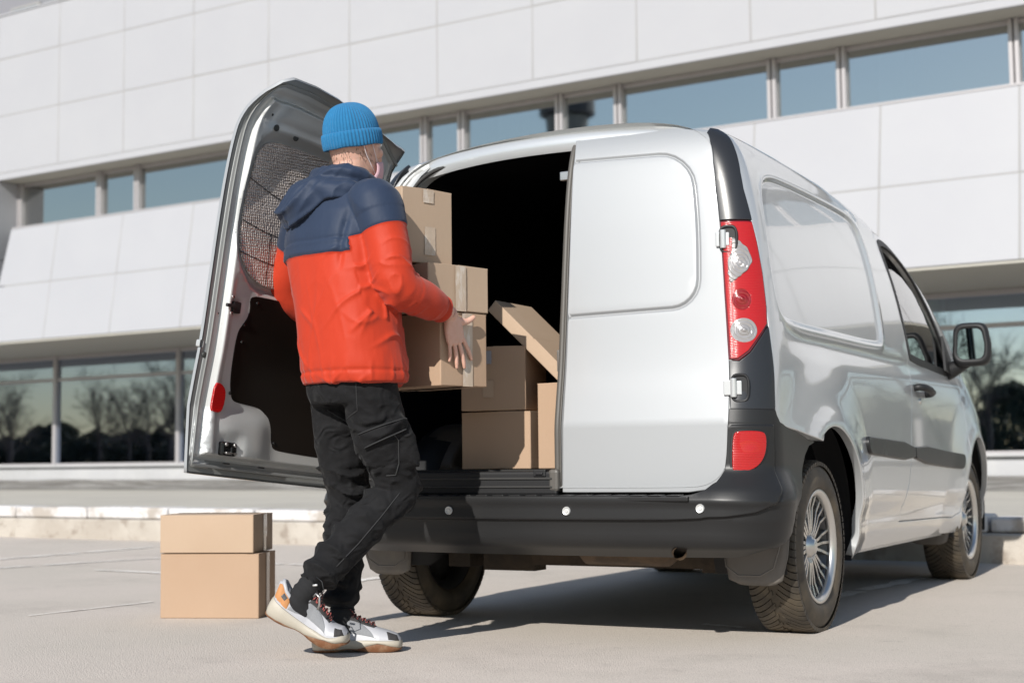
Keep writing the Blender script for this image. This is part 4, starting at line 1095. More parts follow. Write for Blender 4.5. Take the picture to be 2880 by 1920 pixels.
# seams of the insulation
def ribbon(name, pts, w, mat_, depth, thick=.002):
    b = MB(); S_ = inner_surf(0, depth)
    P = resamp(pts, .03, False); A = np.array(P); t = np.gradient(A, axis=0); t /= np.linalg.norm(t, axis=1, keepdims=True); nn = np.stack([-t[:, 1], t[:, 0]], -1)
    a_ = A + nn * w; c_ = A - nn * w; pa, na = S_(a_[:, 0], a_[:, 1]); pc, nc = S_(c_[:, 0], c_[:, 1])
    n = len(A); vs = list(pa) + list(pc); fs = [(i, i + 1, n + i + 1, n + i) for i in range(n - 1)]
    return swing(obj(name, vs, fs, mat_, None, False))
for pts in ([(.036, 1.57), (-.1, 1.535), (-.3, 1.50), (-.6, 1.46)], [(.040, 1.42), (-.08, 1.40), (-.3, 1.385), (-.62, 1.35)], [(.03, 1.31), (-.1, 1.295), (-.4, 1.28)], [(-.115, 1.40), (-.117, 1.30), (-.12, 1.22)]):
    ribbon('insulation_seam', pts, .0016, M['black'], .0352)
def disc(name, x, z, r, mat_, depth=None, h=.003, rz=None, n=20, dome=.5):
    dd = float(in_depth(np.array([x]), np.array([z]))[0]) if depth is None else depth
    p, nn = inner_surf(0, dd)(np.array([x]), np.array([z])); p = Vector(p[0]); nn = Vector(nn[0]); u = Vector((0, 0, 1)); w = nn.cross(u).normalized(); u = w.cross(nn)
    rz = rz or r; vs = []; fs = []
    for (k, hh) in ((1, -.001), (1, h * .7), (.8, h), (.0, h * (1 + dome * .3))):
        for i in range(n): a = 2 * math.pi * i / n; vs.append(p + (w * math.cos(a) * r + u * math.sin(a) * rz) * k + nn * hh)
    for j in range(3):
        for i in range(n): fs.append((j * n + i, j * n + (i + 1) % n, (j + 1) * n + (i + 1) % n, (j + 1) * n + i))
    o = obj(name, vs, fs, mat_, None, True); recalc(o); return swing(o)
disc('plug', -.028, 1.757, .0125, M['plug'], h=.002); disc('plug', -.155, 1.752, .0125, M['plug'], h=.002); disc('plug', .014, 1.795, .004, M['black'], h=.0012, rz=.007)
for x, z in ((.047, 1.145), (.084, 1.083), (.045, 1.087)): disc('screw', x, z, .0075, M['chrome_dull'], h=.004); disc('screw_socket', x, z, .003, M['black'], depth=float(in_depth(np.array([x]), np.array([z]))[0]) + .0045, h=.0006)
disc('buffer', .112, .937, .010, M['plug'], h=.006)
for x, z in ((-.085, 1.145), (-.035, 1.06), (-.022, .82), (-.268, .668), (-.035, 1.0), (-.5, 1.14), (-.60, .66)): disc('panel_clip', x, z, .006, M['black_gloss'], depth=.041, h=.004)
b = MB()
def door_box(name, x0, x1, z0, z1, d0, d1, mat_, bev=.002, parent=od):
    b = MB(); S0_ = inner_surf(0, 0.0); vs = []
    for dd in (d0, d1):
        for z in (z0, z1):
            for x in (x0, x1):
                p, n_ = S0_(np.array([x]), np.array([z])); vs.append(p[0] + n_[0] * dd)
    b.add(vs, [(0, 2, 3, 1), (4, 5, 7, 6), (0, 1, 5, 4), (2, 6, 7, 3), (0, 4, 6, 2), (1, 3, 7, 5)])
    o = b.build(name, mat_, None, bevel=bev); recalc(o); return swing(o, parent)
lk = door_box('lock', .000, .040, 1.098, 1.138, .030, .050, M['black'], .004)
door_box('lock_slot', .036, .080, 1.112, 1.124, .050, .0605, M['black'], .003)
l2 = door_box('lower_lock', -.070, .008, .602, .650, .028, .056, M['black_gloss'], .008)
door_box('lock_bar', -.060, -.005, .606, .614, .056, .066, M['chrome_dull'], .003); door_box('lock_bar', -.045, -.030, .600, .632, .056, .066, M['black_gloss'], .003)
disc('screw', -.055, .640, .007, M['chrome_dull'], depth=.057, h=.004); disc('screw', -.012, .640, .007, M['chrome_dull'], depth=.057, h=.004)
RF = smp([(.066, .842), (.040, .842), (.018, .826), (.012, .800), (.014, .765), (.028, .748), (.062, .748), (.068, .760)], 1)
swing(panel('reflector', RF, M['redlens'], None, inner_surf(0, .056), step=.008, flange=.008, edge=.003))
swing(panel('corner_step', rrect(.128, .140, .965, .985, .003), M['silver_in'], None, tailsurf(.002), step=.02, flange=.02))
for x in (-.02, -.20): door_box('drain_slot', x - .02, x + .015, .572, .577, .046, .052, M['black'], .001)
# ------------------------------------------------------------------ cardboard boxes
def carton(label, group, C, rot, lu, lv, h, m='card', tape=(), cat='cardboard box', lid=None, seed=0, gap=True, zrot=None):
    """C: lower corner nearest the viewer's right; u runs left along the front, v runs away along the right side"""
    u = Vector((-math.cos(rot), math.sin(rot), 0)); v = Vector((math.sin(rot), math.cos(rot), 0)); k = Vector((0, 0, 1))
    if zrot is not None:
        Q = Matrix.Rotation(zrot[1], 3, zrot[0]); u, v, k = Q @ u, Q @ v, Q @ k
    C = Vector(C); t = empty('cardboard_box', C + (u * lu + v * lv) / 2); tag(t, label, cat, group)
    rnd = random.Random(seed); th = .004
    P = lambda a, c, d: C + u * a + v * c + k * d
    # walls as slightly bowed grids, open seams between the top flaps
    vs = []; fs = []; n = 8
    def grid(f, bow, nrm):
        b0 = len(vs); ph = rnd.uniform(0, 6)
        for j in range(n + 1):
            for i in range(n + 1):
                a, c = i / n, j / n; w = math.sin(math.pi * a) * math.sin(math.pi * c)
                vs.append(tuple(f(a, c) + nrm * bow * w))
        for j in range(n):
            for i in range(n):
                q = b0 + j * (n + 1) + i; fs.append((q, q + 1, q + n + 2, q + n + 1))
    bw = lambda: rnd.uniform(-.0015, .003)
    grid(lambda a, c: P(a * lu, 0, c * h), bw(), -v); grid(lambda a, c: P(a * lu, lv, c * h), bw(), v)
    grid(lambda a, c: P(0, a * lv, c * h), bw(), -u); grid(lambda a, c: P(lu, a * lv, c * h), bw(), u)
    grid(lambda a, c: P(a * lu, c * lv, 0), 0, -k)
    o = obj('box_body', vs, fs, M[m], t, True)
    bm = bmesh.new(); bm.from_mesh(o.data); bmesh.ops.remove_doubles(bm, verts=bm.verts, dist=.0005); bmesh.ops.recalc_face_normals(bm, faces=bm.faces); bm.to_mesh(o.data); bm.free()
    shade_auto(o, 40); md = o.modifiers.new('b', 'BEVEL'); md.width = .0035; md.segments = 2; md.limit_method = 'ANGLE'; md.angle_limit = R(50)
    # two top flaps meeting along the seam
    seam = 'v' if (lid or 'v') == 'v' else 'u'
    for sgn in (0, 1):
        b = MB(); lift = rnd.uniform(.0005, .0035)
        if seam == 'v': a0, a1 = (0.0, lu / 2 - .001) if sgn == 0 else (lu / 2 + .001, lu); q = [(a0, 0), (a1, 0), (a1, lv), (a0, lv)]; inner = [1, 2] if sgn == 0 else [0, 3]
        else: a0, a1 = (0.0, lv / 2 - .001) if sgn == 0 else (lv / 2 + .001, lv); q = [(0, a0), (lu, a0), (lu, a1), (0, a1)]; inner = [2, 3] if sgn == 0 else [0, 1]
        top = [P(x, y, h + .0012 + (lift if i in inner else 0)) for i, (x, y) in enumerate(q)]; bot = [p - k * th for p in top]
        b.add(top + bot, [(0, 1, 2, 3), (7, 6, 5, 4), (0, 4, 5, 1), (1, 5, 6, 2), (2, 6, 7, 3), (3, 7, 4, 0)]); fo = b.build('top_flap', M[m], t, bevel=.0012); recalc(fo)
    # tape: list of (face, centre, width, from, to, material)
    for (face, c0, w, z0, z1, mm) in tape:
        vs = []; fs = []; nn = 14; off = .0018 + .002
        for i in range(nn + 1):
            s = z0 + (z1 - z0) * i / nn; jl = rnd.uniform(-.0012, .0012); e = .0012 * math.sin(i * 1.3 + seed)
            for sd in (-1, 0, 1):
                x = c0 + sd * w / 2 + jl * .6; oo = off + (rnd.uniform(0, .0012) if sd == 0 else 0)
                vs.append({'right': lambda: P(-oo, x, s), 'front': lambda: P(x, -oo, s), 'top': lambda: (P(x, s, h + .006) if seam == 'v' else P(s, x, h + .006)), 'bottom': lambda: P(s, x, -oo)}[face]())
        for i in range(nn):
            for j in range(2): fs.append((i * 3 + j, i * 3 + j + 1, i * 3 + j + 4, i * 3 + j + 3))
        obj('tape', vs, fs, M[mm], t, True)
    return t
G1 = 'cardboard boxes stacked on the asphalt'; G2 = 'cardboard boxes in the arms of the man'; G3 = 'cardboard boxes inside the van'
carton('wide cardboard box standing on the asphalt, the lower of the two beside the rear shoe', G1, (-1.385, .212, 0), -.36, .430, .236, .268, 'card', [('right', .118, .045, .0, .268, 'tape')], lid='u', seed=1)
carton('flatter cardboard box lying on top of another on the asphalt', G1, (-1.402, .196, .2725), -.36, .408, .275, .158, 'card2', [('right', .155, .05, .06, .158, 'tape'), ('right', .150, .035, .0, .08, 'tape'), ('top', .14, .05, .02, .38, 'tape')], lid='u', seed=2)
carton('bottom box of the carried stack, gripped by the spread hand', G2, (-.120, -.400, .906), .30, .36, .221, .258, 'card', [('right', .125, .048, .0, .258, 'tape'), ('bottom', .12, .05, .0, .34, 'tape')], lid='u', seed=3)
carton('middle box of the carried stack with a clear tape strip down its side', G2, (-.133, -.458, 1.170), .30, .36, .286, .160, 'card2', [('right', .150, .05, .0, .160, 'tape')], lid='u', seed=4)
carton('tall narrow box on top of the carried stack beside the shoulder', G2, (-.212, -.498, 1.337), .30, .26, .233, .262, 'card2', [('right', .118, .05, .215, .262, 'tape'), ('right', .125, .05, .03, .13, 'tape')], lid='u', seed=5)
carton('box on the van floor, under the box with grey tape', G3, (-.062, .155, .6135), .0, .300, .26, .216, 'card', [], lid='v', seed=6)
carton('box marked by a square of grey tape in the van, stacked on another', G3, (-.086, .165, .836), -.16, .262, .26, .243, 'card', [('front', .158, .045, .178, .228, 'greytape'), ('front', .15, .045, .05, .115, 'card2')], lid='v', seed=7)
carton('box on the van floor hard against the closed door, at the right of the load', G3, (.26, .150, .6135), .0, .288, .27, .318, 'card', [], lid='v', seed=8)
tl_ = carton('flat tilted box leaning across the load inside the van', G3, (.080, .168, .911), .0, .455, .30, .050, 'card2', [], lid='v', seed=9, zrot=(Vector((0, 1, 0)), R(43.4)))
# ------------------------------------------------------------------ the man
from mathutils.bvhtree import BVHTree
M['skin'] = mat('skin', (.60, .36, .275), .5, spec=.4, var=[(14, .5, (.52, .27, .20), .45, .7), (60, .25, (.66, .42, .34), .45, .6)], bump=[(160, .0008, .3)])
M['skin'].node_tree.nodes['Principled BSDF'].inputs['Subsurface Weight'].default_value = .12
M['skin'].node_tree.nodes['Principled BSDF'].inputs['Subsurface Scale'].default_value = .01
M['hair'] = mat('hair', (.10, .055, .03), .6)
M['mask'] = mat('mask_fabric', (.54, .34, .38), .8)
M['beanie'] = mat('blue_knit', (.008, .125, .275), .9, sheen=.15, bump=[(420, .0015, .5)], var=[(90, .35, (.014, .17, .36), .45, .65)])
M['sock'] = mat('black_sock', (.010, .010, .011), .9, bump=[(200, .001, .5)])
M['denim'] = mat('black_denim', (.0085, .0083, .009), .82, sheen=.03, spec=.18, bump=[(700, .0008, .5), (16, .006, .5, (1, 1, 2.2))], var=[(5, .6, (.014, .014, .015), .5, .72), (28, .4, (.014, .014, .015), .5, .7)])
M['seam'] = mat('denim_seam', (.022, .022, .023), .8)

def cloth(name, navy_fn=None):
    m = bpy.data.materials.new(name); m.use_nodes = True; return m
def windcheater():
    """orange body below, navy above; the border is carried by the mesh (vertex attribute)"""
    m = bpy.data.materials.new('windcheater'); m.use_nodes = True; nt = m.node_tree; N = nt.nodes; L = nt.links; b = N['Principled BSDF']
    at = N.new('ShaderNodeAttribute'); at.attribute_name = 'navy'
    st = N.new('ShaderNodeMath'); st.operation = 'GREATER_THAN'; st.inputs[1].default_value = 0.0; L.new(at.outputs['Fac'], st.inputs[0])
    mx = N.new('ShaderNodeMix'); mx.data_type = 'RGBA'; L.new(st.outputs[0], mx.inputs['Factor']); mx.inputs['A'].default_value = (.405, .031, .009, 1); mx.inputs['B'].default_value = (.0175, .029, .058, 1)
    L.new(mx.outputs['Result'], b.inputs['Base Color']); b.inputs['Roughness'].default_value = .60; b.inputs['Sheen Weight'].default_value = .10; b.inputs['Specular IOR Level'].default_value = .22
    tc = N.new('ShaderNodeTexCoord'); last = None
    for sc_, di, stg, mp_ in ((9, .012, .5, (1, 1, .5)), (34, .0022, .35, (1, 1, .6)), (900, .0003, .3, (1, 1, 1))):
        mp = N.new('ShaderNodeMapping'); mp.inputs['Scale'].default_value = mp_; L.new(tc.outputs['Object'], mp.inputs[0])
        n = N.new('ShaderNodeTexNoise'); n.inputs['Scale'].default_value = sc_; n.inputs['Detail'].default_value = 2; n.inputs['Distortion'].default_value = .8; L.new(mp.outputs[0], n.inputs['Vector'])
        bp = N.new('ShaderNodeBump'); bp.inputs['Distance'].default_value = di; bp.inputs['Strength'].default_value = stg; L.new(n.outputs['Fac'], bp.inputs['Height'])
        if sc_ < 20: n.noise_type = 'RIDGED_MULTIFRACTAL'; n.inputs['Detail'].default_value = 1.0
        if last: L.new(last, bp.inputs['Normal'])
        last = bp.outputs[0]
    L.new(last, b.inputs['Normal']); return m
M['jacket'] = windcheater()

BU = Vector((-.955, .295, 0)).normalized()    # towards his left
BV = Vector((.295, .955, 0)).normalized()     # the way he faces
UP = Vector((0, 0, 1))
def ring(c, u, v, a, b_, n=28, p=2.0):
    out = []
    for k in range(n):
        t = 2 * math.pi * k / n; ct, st_ = math.cos(t), math.sin(t)
        out.append(Vector(c) + u * a * math.copysign(abs(ct) ** (2 / p), ct) + v * b_ * math.copysign(abs(st_) ** (2 / p), st_))
    return out
def loft(rings, cap=True):
    n = len(rings[0]); vs = [tuple(p) for r in rings for p in r]; fs = []
    for j in range(len(rings) - 1):
        for i in range(n): fs.append((j * n + i, j * n + (i + 1) % n, (j + 1) * n + (i + 1) % n, (j + 1) * n + i))
    if cap: fs.append(tuple(range(n - 1, -1, -1))); fs.append(tuple((len(rings) - 1) * n + k for k in range(n)))
    return vs, fs
def limb(pts, rad, n=18, flat=None, sub=5):
    """round limb along a smoothed path with changing radius"""
    pts = [Vector(p) for p in pts]; P = []; Rr = []
    for i in range(len(pts) - 1):
        p0 = pts[max(i - 1, 0)]; p1 = pts[i]; p2 = pts[i + 1]; p3 = pts[min(i + 2, len(pts) - 1)]
        for k in range(sub):
            t = k / sub; P.append(.5 * ((2 * p1) + (p2 - p0) * t + (2 * p0 - 5 * p1 + 4 * p2 - p3) * t * t + (3 * p1 - p0 - 3 * p2 + p3) * t ** 3)); Rr.append(rad[i] + (rad[i + 1] - rad[i]) * (t * t * (3 - 2 * t)))
    P.append(pts[-1]); Rr.append(rad[-1]); rings = []; u = None
    for i, p in enumerate(P):
        d = (P[min(i + 1, len(P) - 1)] - P[max(i - 1, 0)]).normalized()
        if u is None: u = d.orthogonal()
        u = (u - d * u.dot(d)).normalized(); w = d.cross(u); rings.append([p + (u * math.cos(2 * math.pi * k / n) + w * math.sin(2 * math.pi * k / n)) * Rr[i] for k in range(n)])
    return loft(rings)
def ball(c, r, n=16, sc_=(1, 1, 1), axes=None):
    ax = axes or (Vector((1, 0, 0)), Vector((0, 1, 0)), UP); rings = []
    for j in range(1, n):
        th = math.pi * j / n; rings.append([Vector(c) + ax[0] * r * sc_[0] * math.sin(th) * math.cos(2 * math.pi * k / (2 * n)) + ax[1] * r * sc_[1] * math.sin(th) * math.sin(2 * math.pi * k / (2 * n)) + ax[2] * (-r * sc_[2] * math.cos(th)) for k in range(2 * n)])
    return loft(rings)
def fuse(name, parts, voxel, smooth_it=4, factor=.5):
    """several closed volumes remeshed into one continuous surface; returns verts, faces (numpy)"""
    mb = MB()
    for v, f in parts: mb.add(v, f)
    me = bpy.data.meshes.new('tmp'); me.from_pydata(mb.v, [], mb.f); me.update()
    bm = bmesh.new(); bm.from_mesh(me); bmesh.ops.recalc_face_normals(bm, faces=bm.faces); bm.to_mesh(me); bm.free()
    o = bpy.data.objects.new('tmp', me); COL.objects.link(o)
    md = o.modifiers.new('r', 'REMESH'); md.mode = 'VOXEL'; md.voxel_size = voxel; md.adaptivity = 0
    ms = o.modifiers.new('s', 'SMOOTH'); ms.factor = factor; ms.iterations = smooth_it
    dg = bpy.context.evaluated_depsgraph_get(); ev = o.evaluated_get(dg); m2 = ev.to_mesh()
    n = len(m2.vertices); V = np.empty(n * 3); m2.vertices.foreach_get('co', V); V = V.reshape(-1, 3).copy()
    F = [tuple(p.vertices) for p in m2.polygons]; ev.to_mesh_clear(); bpy.data.objects.remove(o); bpy.data.meshes.remove(me)
    return V, F
def vnormals(V, F):
    Nn = np.zeros_like(V); F4 = np.array([f if len(f) == 4 else (f[0], f[1], f[2], f[2]) for f in F])
    a = V[F4[:, 0]]; c = V[F4[:, 2]]; b_ = V[F4[:, 1]]; d = V[F4[:, 3]]; fn = np.cross(c - a, d - b_)
    for k in range(4): np.add.at(Nn, F4[:, k], fn)
    return Nn / np.maximum(np.linalg.norm(Nn, axis=1, keepdims=True), 1e-12)
def relax(F, val, it=1):
    F4 = np.array([f if len(f) == 4 else (f[0], f[1], f[2], f[2]) for f in F]); n = len(val)
    for _ in range(it):
        acc = np.zeros(n); cnt = np.zeros(n)
        for k in range(4):
            np.add.at(acc, F4[:, k], val[F4[:, (k + 1) % 4]]); np.add.at(cnt, F4[:, k], 1)
            np.add.at(acc, F4[:, k], val[F4[:, (k + 3) % 4]]); np.add.at(cnt, F4[:, k], 1)
        val = .5 * val + .5 * acc / np.maximum(cnt, 1)
    return val
def nz(p, s, seed=0):
    return np.array([noise.noise((q[0] * s[0] + seed, q[1] * s[1] + seed * 1.7, q[2] * s[2])) for q in p])
def ridge(ph, k=2.2):
    return (1 - np.abs(np.sin(ph * .5))) ** k
def fold(p, s, seed=0, sharp=1.0):
    """ridged noise: rounded folds with sharper valleys"""
    n = nz(p, s, seed); return 1 - np.abs(n) * 2.2 * sharp

man = empty('person', (-.38, -.60, 0)); tag(man, 'person in blue beanie and orange and navy jacket carrying a stack of three boxes', 'person')

# joints -----------------------------------------------------------
hip_r, knee_r, ank_r = Vector((-.265, -.645, .90)), Vector((-.232, -.500, .545)), Vector((-.425, -.745, .235))
hip_l, knee_l, ank_l = Vector((-.445, -.560, .90)), Vector((-.452, -.485, .52)), Vector((-.432, -.548, .13))
sh_r, el_r, wr_r = Vector((-.215, -.655, 1.505)), Vector((-.128, -.665, 1.235)), Vector((-.083, -.400, 1.158))
sh_l, el_l, wr_l = Vector((-.595, -.515, 1.515)), Vector((-.725, -.470, 1.265)), Vector((-.560, -.215, 1.075))
HC = Vector((-.372, -.560, 1.755))            # head centre
FD = (BV + BU * .10).normalized(); FR = FD.cross(UP).normalized()   # face direction, its right
# ---- trousers ------------------------------------------------------
def leg_parts(h, k, a, r, rk):
    ba = h.lerp(k, .5) + BV * .01
    return limb([h + UP * .03, h.lerp(k, .35), h.lerp(k, .75), k, k.lerp(a, .30) - BV * .012, k.lerp(a, .6), k.lerp(a, .86), a + (a - k).normalized() * .0], r, 24)
pel = [ring(Vector((-.352, -.607, z)), BU, BV, a_, b_, 32, 2.3) for z, a_, b_ in ((.84, .155, .115), (.88, .176, .128), (.95, .182, .132), (1.02, .172, .125))]
tp = [loft(pel), leg_parts(hip_r, knee_r, ank_r, [.098, .100, .086, .080, .074, .070, .066, .058], 0), leg_parts(hip_l, knee_l, ank_l, [.098, .100, .088, .080, .072, .068, .064, .054], 0)]
# cargo pocket bellows on the right thigh
pk = Vector((-.178, -.590, .700)); pd = (knee_r - hip_r).normalized(); po = (-BU * .78 - BV * .62).normalized(); pw = pd.cross(po).normalized()
def pillow(c, u, v, w, a, b_, t):
    rings = []
    for k, s in ((-1, .75), (-.6, .97), (0, 1.0), (.6, .97), (1, .75)): rings.append(ring(c + w * t * k, u, v, a * s, b_ * s, 24, 5))
    return loft(rings)
tp.append(pillow(pk + po * -.004, pw, pd, po, .066, .098, .026))
V, F = fuse('t', tp, .007, 7)
Nn = vnormals(V, F)
def along(V, a, b_):   # parameter and distance to a bone
    d = np.array(b_ - a); L2 = d @ d; t = np.clip(((V - np.array(a)) @ d) / L2, 0, 1); q = np.array(a) + t[:, None] * d; return t, np.linalg.norm(V - q, axis=1)
disp = .0035 * nz(V, (9, 9, 9), 3)
for (h, k, a, sd) in ((hip_r, knee_r, ank_r, 1.0), (hip_l, knee_l, ank_l, 5.0)):
    t1, d1 = along(V, h, k); t2, d2 = along(V, k, a)
    on1 = np.clip(1 - d1 / .16, 0, 1); on2 = np.clip(1 - d2 / .13, 0, 1)
    # bunching above the ankle, folds behind the knee, drag lines on the thigh
    ax = np.array((a - k).normalized()); s = V @ ax
    sw = V @ np.array(BU) * 14 + V @ np.array(BV) * 9
    w2 = np.clip((t2 - .18) / .6, 0, 1) * (d2 < .14)
    ph = s * (78 + 0 * s) + 2.2 * np.sin(sw + sd) + 3.0 * nz(V, (7, 7, 5), sd)
    disp += w2 * (.021 + .009 * t2) * (ridge(ph, 1.5) * np.clip(.55 + 1.2 * nz(V, (8, 8, 8), sd + 9), .1, 1) - .3)
    kn = np.exp(-((t2 - .05) / .22) ** 2) * (d2 < .15) + np.exp(-((t1 - .95) / .2) ** 2) * (d1 < .15) * .6
    ph = s * 95 + 1.6 * np.sin(sw * 1.2 + sd * 2) + 2.5 * nz(V, (9, 9, 6), sd + 2)
    disp += kn * .0190 * (ridge(ph, 1.8) * np.clip(.5 + 1.3 * nz(V, (8, 8, 8), sd + 8), 0, 1) - .25)
    th = np.clip(1 - np.abs(t1 - .4) / .45, 0, 1) * (d1 < .16)
    ph = (V[:, 2] * 46 + sw * 1.3 + 3 * nz(V, (5, 5, 5), sd + 4)); disp += th * .0150 * (ridge(ph, 2.2) * np.clip(.4 + 1.4 * nz(V, (7, 7, 7), sd + 7), 0, 1) - .2)
# pinch at the cuffs
for (k, a) in ((knee_r, ank_r), (knee_l, ank_l)):
    t2, d2 = along(V, k, a); disp += -.010 * np.exp(-((t2 - .955) / .03) ** 2) * (d2 < .12) + .006 * np.exp(-((t2 - .87) / .04) ** 2) * (d2 < .12)
V = V + Nn * disp[:, None]
tro = obj('trousers', V, F, M['denim'], man)
bvh_t = BVHTree.FromPolygons([Vector(v) for v in V], F)
def on_surface(bvh, p, direction, off):
    """nearest cloth point to p from outside along -direction"""
    h = bvh.ray_cast(Vector(p) + direction * .20, -direction)
    if h[0] is None: h = bvh.find_nearest(Vector(p))
    n = h[1]
    return h[0] + direction * off
def stitched(name, pts, bvh, direction, off, r, m, parent, n=8, closed=False):
    P = resamp([tuple(p) for p in pts], .012, closed); b = MB(); Q = [on_surface(bvh, p, direction, off) for p in P]
    if closed: Q.append(Q[0])
    b.tube(Q, r, n, cap=not closed); return b.build(name, m, parent, smooth=True)
def patch(name, corners, bvh, direction, off, thick, m, parent, nu=14, nv=8, drop=None):
    """quad patch wrapped on the cloth, with thickness"""
    c = [Vector(q) for q in corners]; top = []; 
    for j in range(nv + 1):
        for i in range(nu + 1):
            a_, b_ = i / nu, j / nv; p = (c[0] * (1 - a_) + c[1] * a_) * (1 - b_) + (c[3] * (1 - a_) + c[2] * a_) * b_
            top.append(on_surface(bvh, p, direction, off + (drop(a_, b_) if drop else 0)))
    bot = [p - direction * thick for p in top]; n = len(top); fs = []
    for j in range(nv):
        for i in range(nu): q = j * (nu + 1) + i; fs += [(q, q + 1, q + nu + 2, q + nu + 1), (q + n, q + nu + 1 + n, q + nu + 2 + n, q + 1 + n)]
    per = [i for i in range(nu + 1)] + [j * (nu + 1) + nu for j in range(1, nv + 1)] + [nv * (nu + 1) + i for i in range(nu - 1, -1, -1)] + [j * (nu + 1) for j in range(nv - 1, 0, -1)]
    for i in range(len(per)): a_, b_ = per[i], per[(i + 1) % len(per)]; fs.append((a_, b_, b_ + n, a_ + n))
    o = obj(name, top + bot, fs, m, parent); recalc(o); md = o.modifiers.new('b', 'BEVEL'); md.width = .0015; md.segments = 1; return o
VD = Vector((.495, -.868, .02)).normalized()          # from the man towards the open car park
# flap of the cargo pocket: lies on the bellows
patch('pocket_flap', [(-.285, -.66, .735), (-.13, -.58, .795), (-.145, -.58, .752), (-.262, -.66, .690)], bvh_t, VD, .012, .010, M['denim'], tro, 16, 6)
stitched('flap_seam', [(-.285, -.66, .735), (-.21, -.62, .765), (-.13, -.58, .795)], bvh_t, VD, .013, .0022, M['seam'], tro)
stitched('flap_seam', [(-.262, -.66, .690), (-.20, -.62, .722), (-.145, -.58, .752)], bvh_t, VD, .013, .0024, M['seam'], tro)
stitched('pocket_seam', [(-.190, -.6, .745), (-.165, -.6, .715), (-.165, -.6, .640), (-.178, -.6, .600), (-.215, -.6, .598)], bvh_t, VD, .0005, .0022, M['seam'], tro)
stitched('back_pocket_seam', [(-.265, -.7, .915), (-.262, -.7, .815), (-.318, -.7, .785), (-.395, -.7, .825)], bvh_t, VD, .0003, .0018, M['seam'], tro)
stitched('leg_seam', [(-.165, -.6, .54), (-.225, -.62, .46), (-.285, -.66, .375), (-.345, -.7, .30)], bvh_t, VD, .0004, .0018, M['seam'], tro)
# drawcord and toggle at the right cuff
cj = ank_r + VD * .055 + Vector((.035, 0, .02))
b = MB(); b.tube([cj + Vector((0, 0, .015)), cj + Vector((.022, 0, .0)), cj + Vector((.030, 0, -.030)), cj + Vector((.012, 0, -.045)), cj + Vector((0, 0, -.03))], .0018, 6); b.build('drawcord', M['black'], tro, smooth=True)
b = MB(); b.tube([cj + Vector((-.006, -.01, -.012)), cj + Vector((.010, -.01, -.010))], .0035, 8); b.build('cord_end', M['sensor'], tro, smooth=True)
b = MB(); b.tube([cj + Vector((-.008, -.005, -.048)), cj + Vector((.006, -.01, -.038)), cj + Vector((.018, -.008, -.05)), cj + Vector((.017, -.008, -.075)), cj + Vector((.008, -.006, -.09))], .0035, 8); b.build('toggle', M['chrome_dull'], tro, smooth=True)

# ---- jacket --------------------------------------------------------
def cen(z):   # axis of the trunk
    zs = [.90, 1.0, 1.1, 1.2, 1.3, 1.4, 1.5, 1.57, 1.63]
    xs = [-.333, -.340, -.352, -.368, -.385, -.402, -.407, -.396, -.385]; ys_ = [-.607, -.612, -.617, -.618, -.613, -.603, -.592, -.585, -.582]
    return Vector((float(np.interp(z, zs, xs)), float(np.interp(z, zs, ys_)), z))
trunk = []
for z, a_, b_, p in ((.908, .198, .150, 2.3), (.925, .202, .154, 2.3), (.97, .204, .156, 2.3), (1.05, .204, .155, 2.3), (1.15, .203, .153, 2.3), (1.25, .205, .152, 2.4), (1.34, .210, .150, 2.5), (1.42, .214, .146, 2.5), (1.49, .208, .134, 2.4), (1.54, .182, .115, 2.2), (1.585, .130, .095, 2), (1.62, .088, .080, 2), (1.655, .072, .072, 2)):
    c = cen(z); tilt = .085 * 0
    trunk.append([q + UP * (-.035 * ((q - c).dot(BV)) * 0) for q in ring(c, BU, BV, a_, b_, 40, p)])
jp = [loft(trunk)]
jp.append(limb([sh_r + BU * .05 + UP * .0, sh_r, sh_r.lerp(el_r, .5) + Vector((.006, -.006, 0)), el_r, el_r.lerp(wr_r, .45) + Vector((.006, 0, -.006)), el_r.lerp(wr_r, .88)], [.080, .086, .079, .073, .066, .050], 26))
jp.append(limb([sh_l - BU * .05, sh_l, sh_l.lerp(el_l, .5), el_l, el_l.lerp(wr_l, .5), el_l.lerp(wr_l, .9)], [.080, .086, .078, .070, .062, .048], 26))
V, F = fuse('j', jp, .0052, 12)
Nn = vnormals(V, F)
X, Y, Z = V[:, 0], V[:, 1], V[:, 2]
ub_ = (V - np.array((-.39, -.6, 0))) @ np.array(BU); vb_ = (V - np.array((-.39, -.6, 0))) @ np.array(BV)
ta, da = along(V, sh_r, el_r); tf, df = along(V, el_r, wr_r); tla, dla = along(V, sh_l, el_l); tlf, dlf = along(V, el_l, wr_l)
arm = ((da < .125) & (ub_ < -.10) & (ta > .12)) | (df < .12); arml = ((dla < .12) & (ub_ > .18) & (tla > .15)) | ((dlf < .11) & (ub_ > .1))
body_w = np.where(arm | arml, 0.0, 1.0)
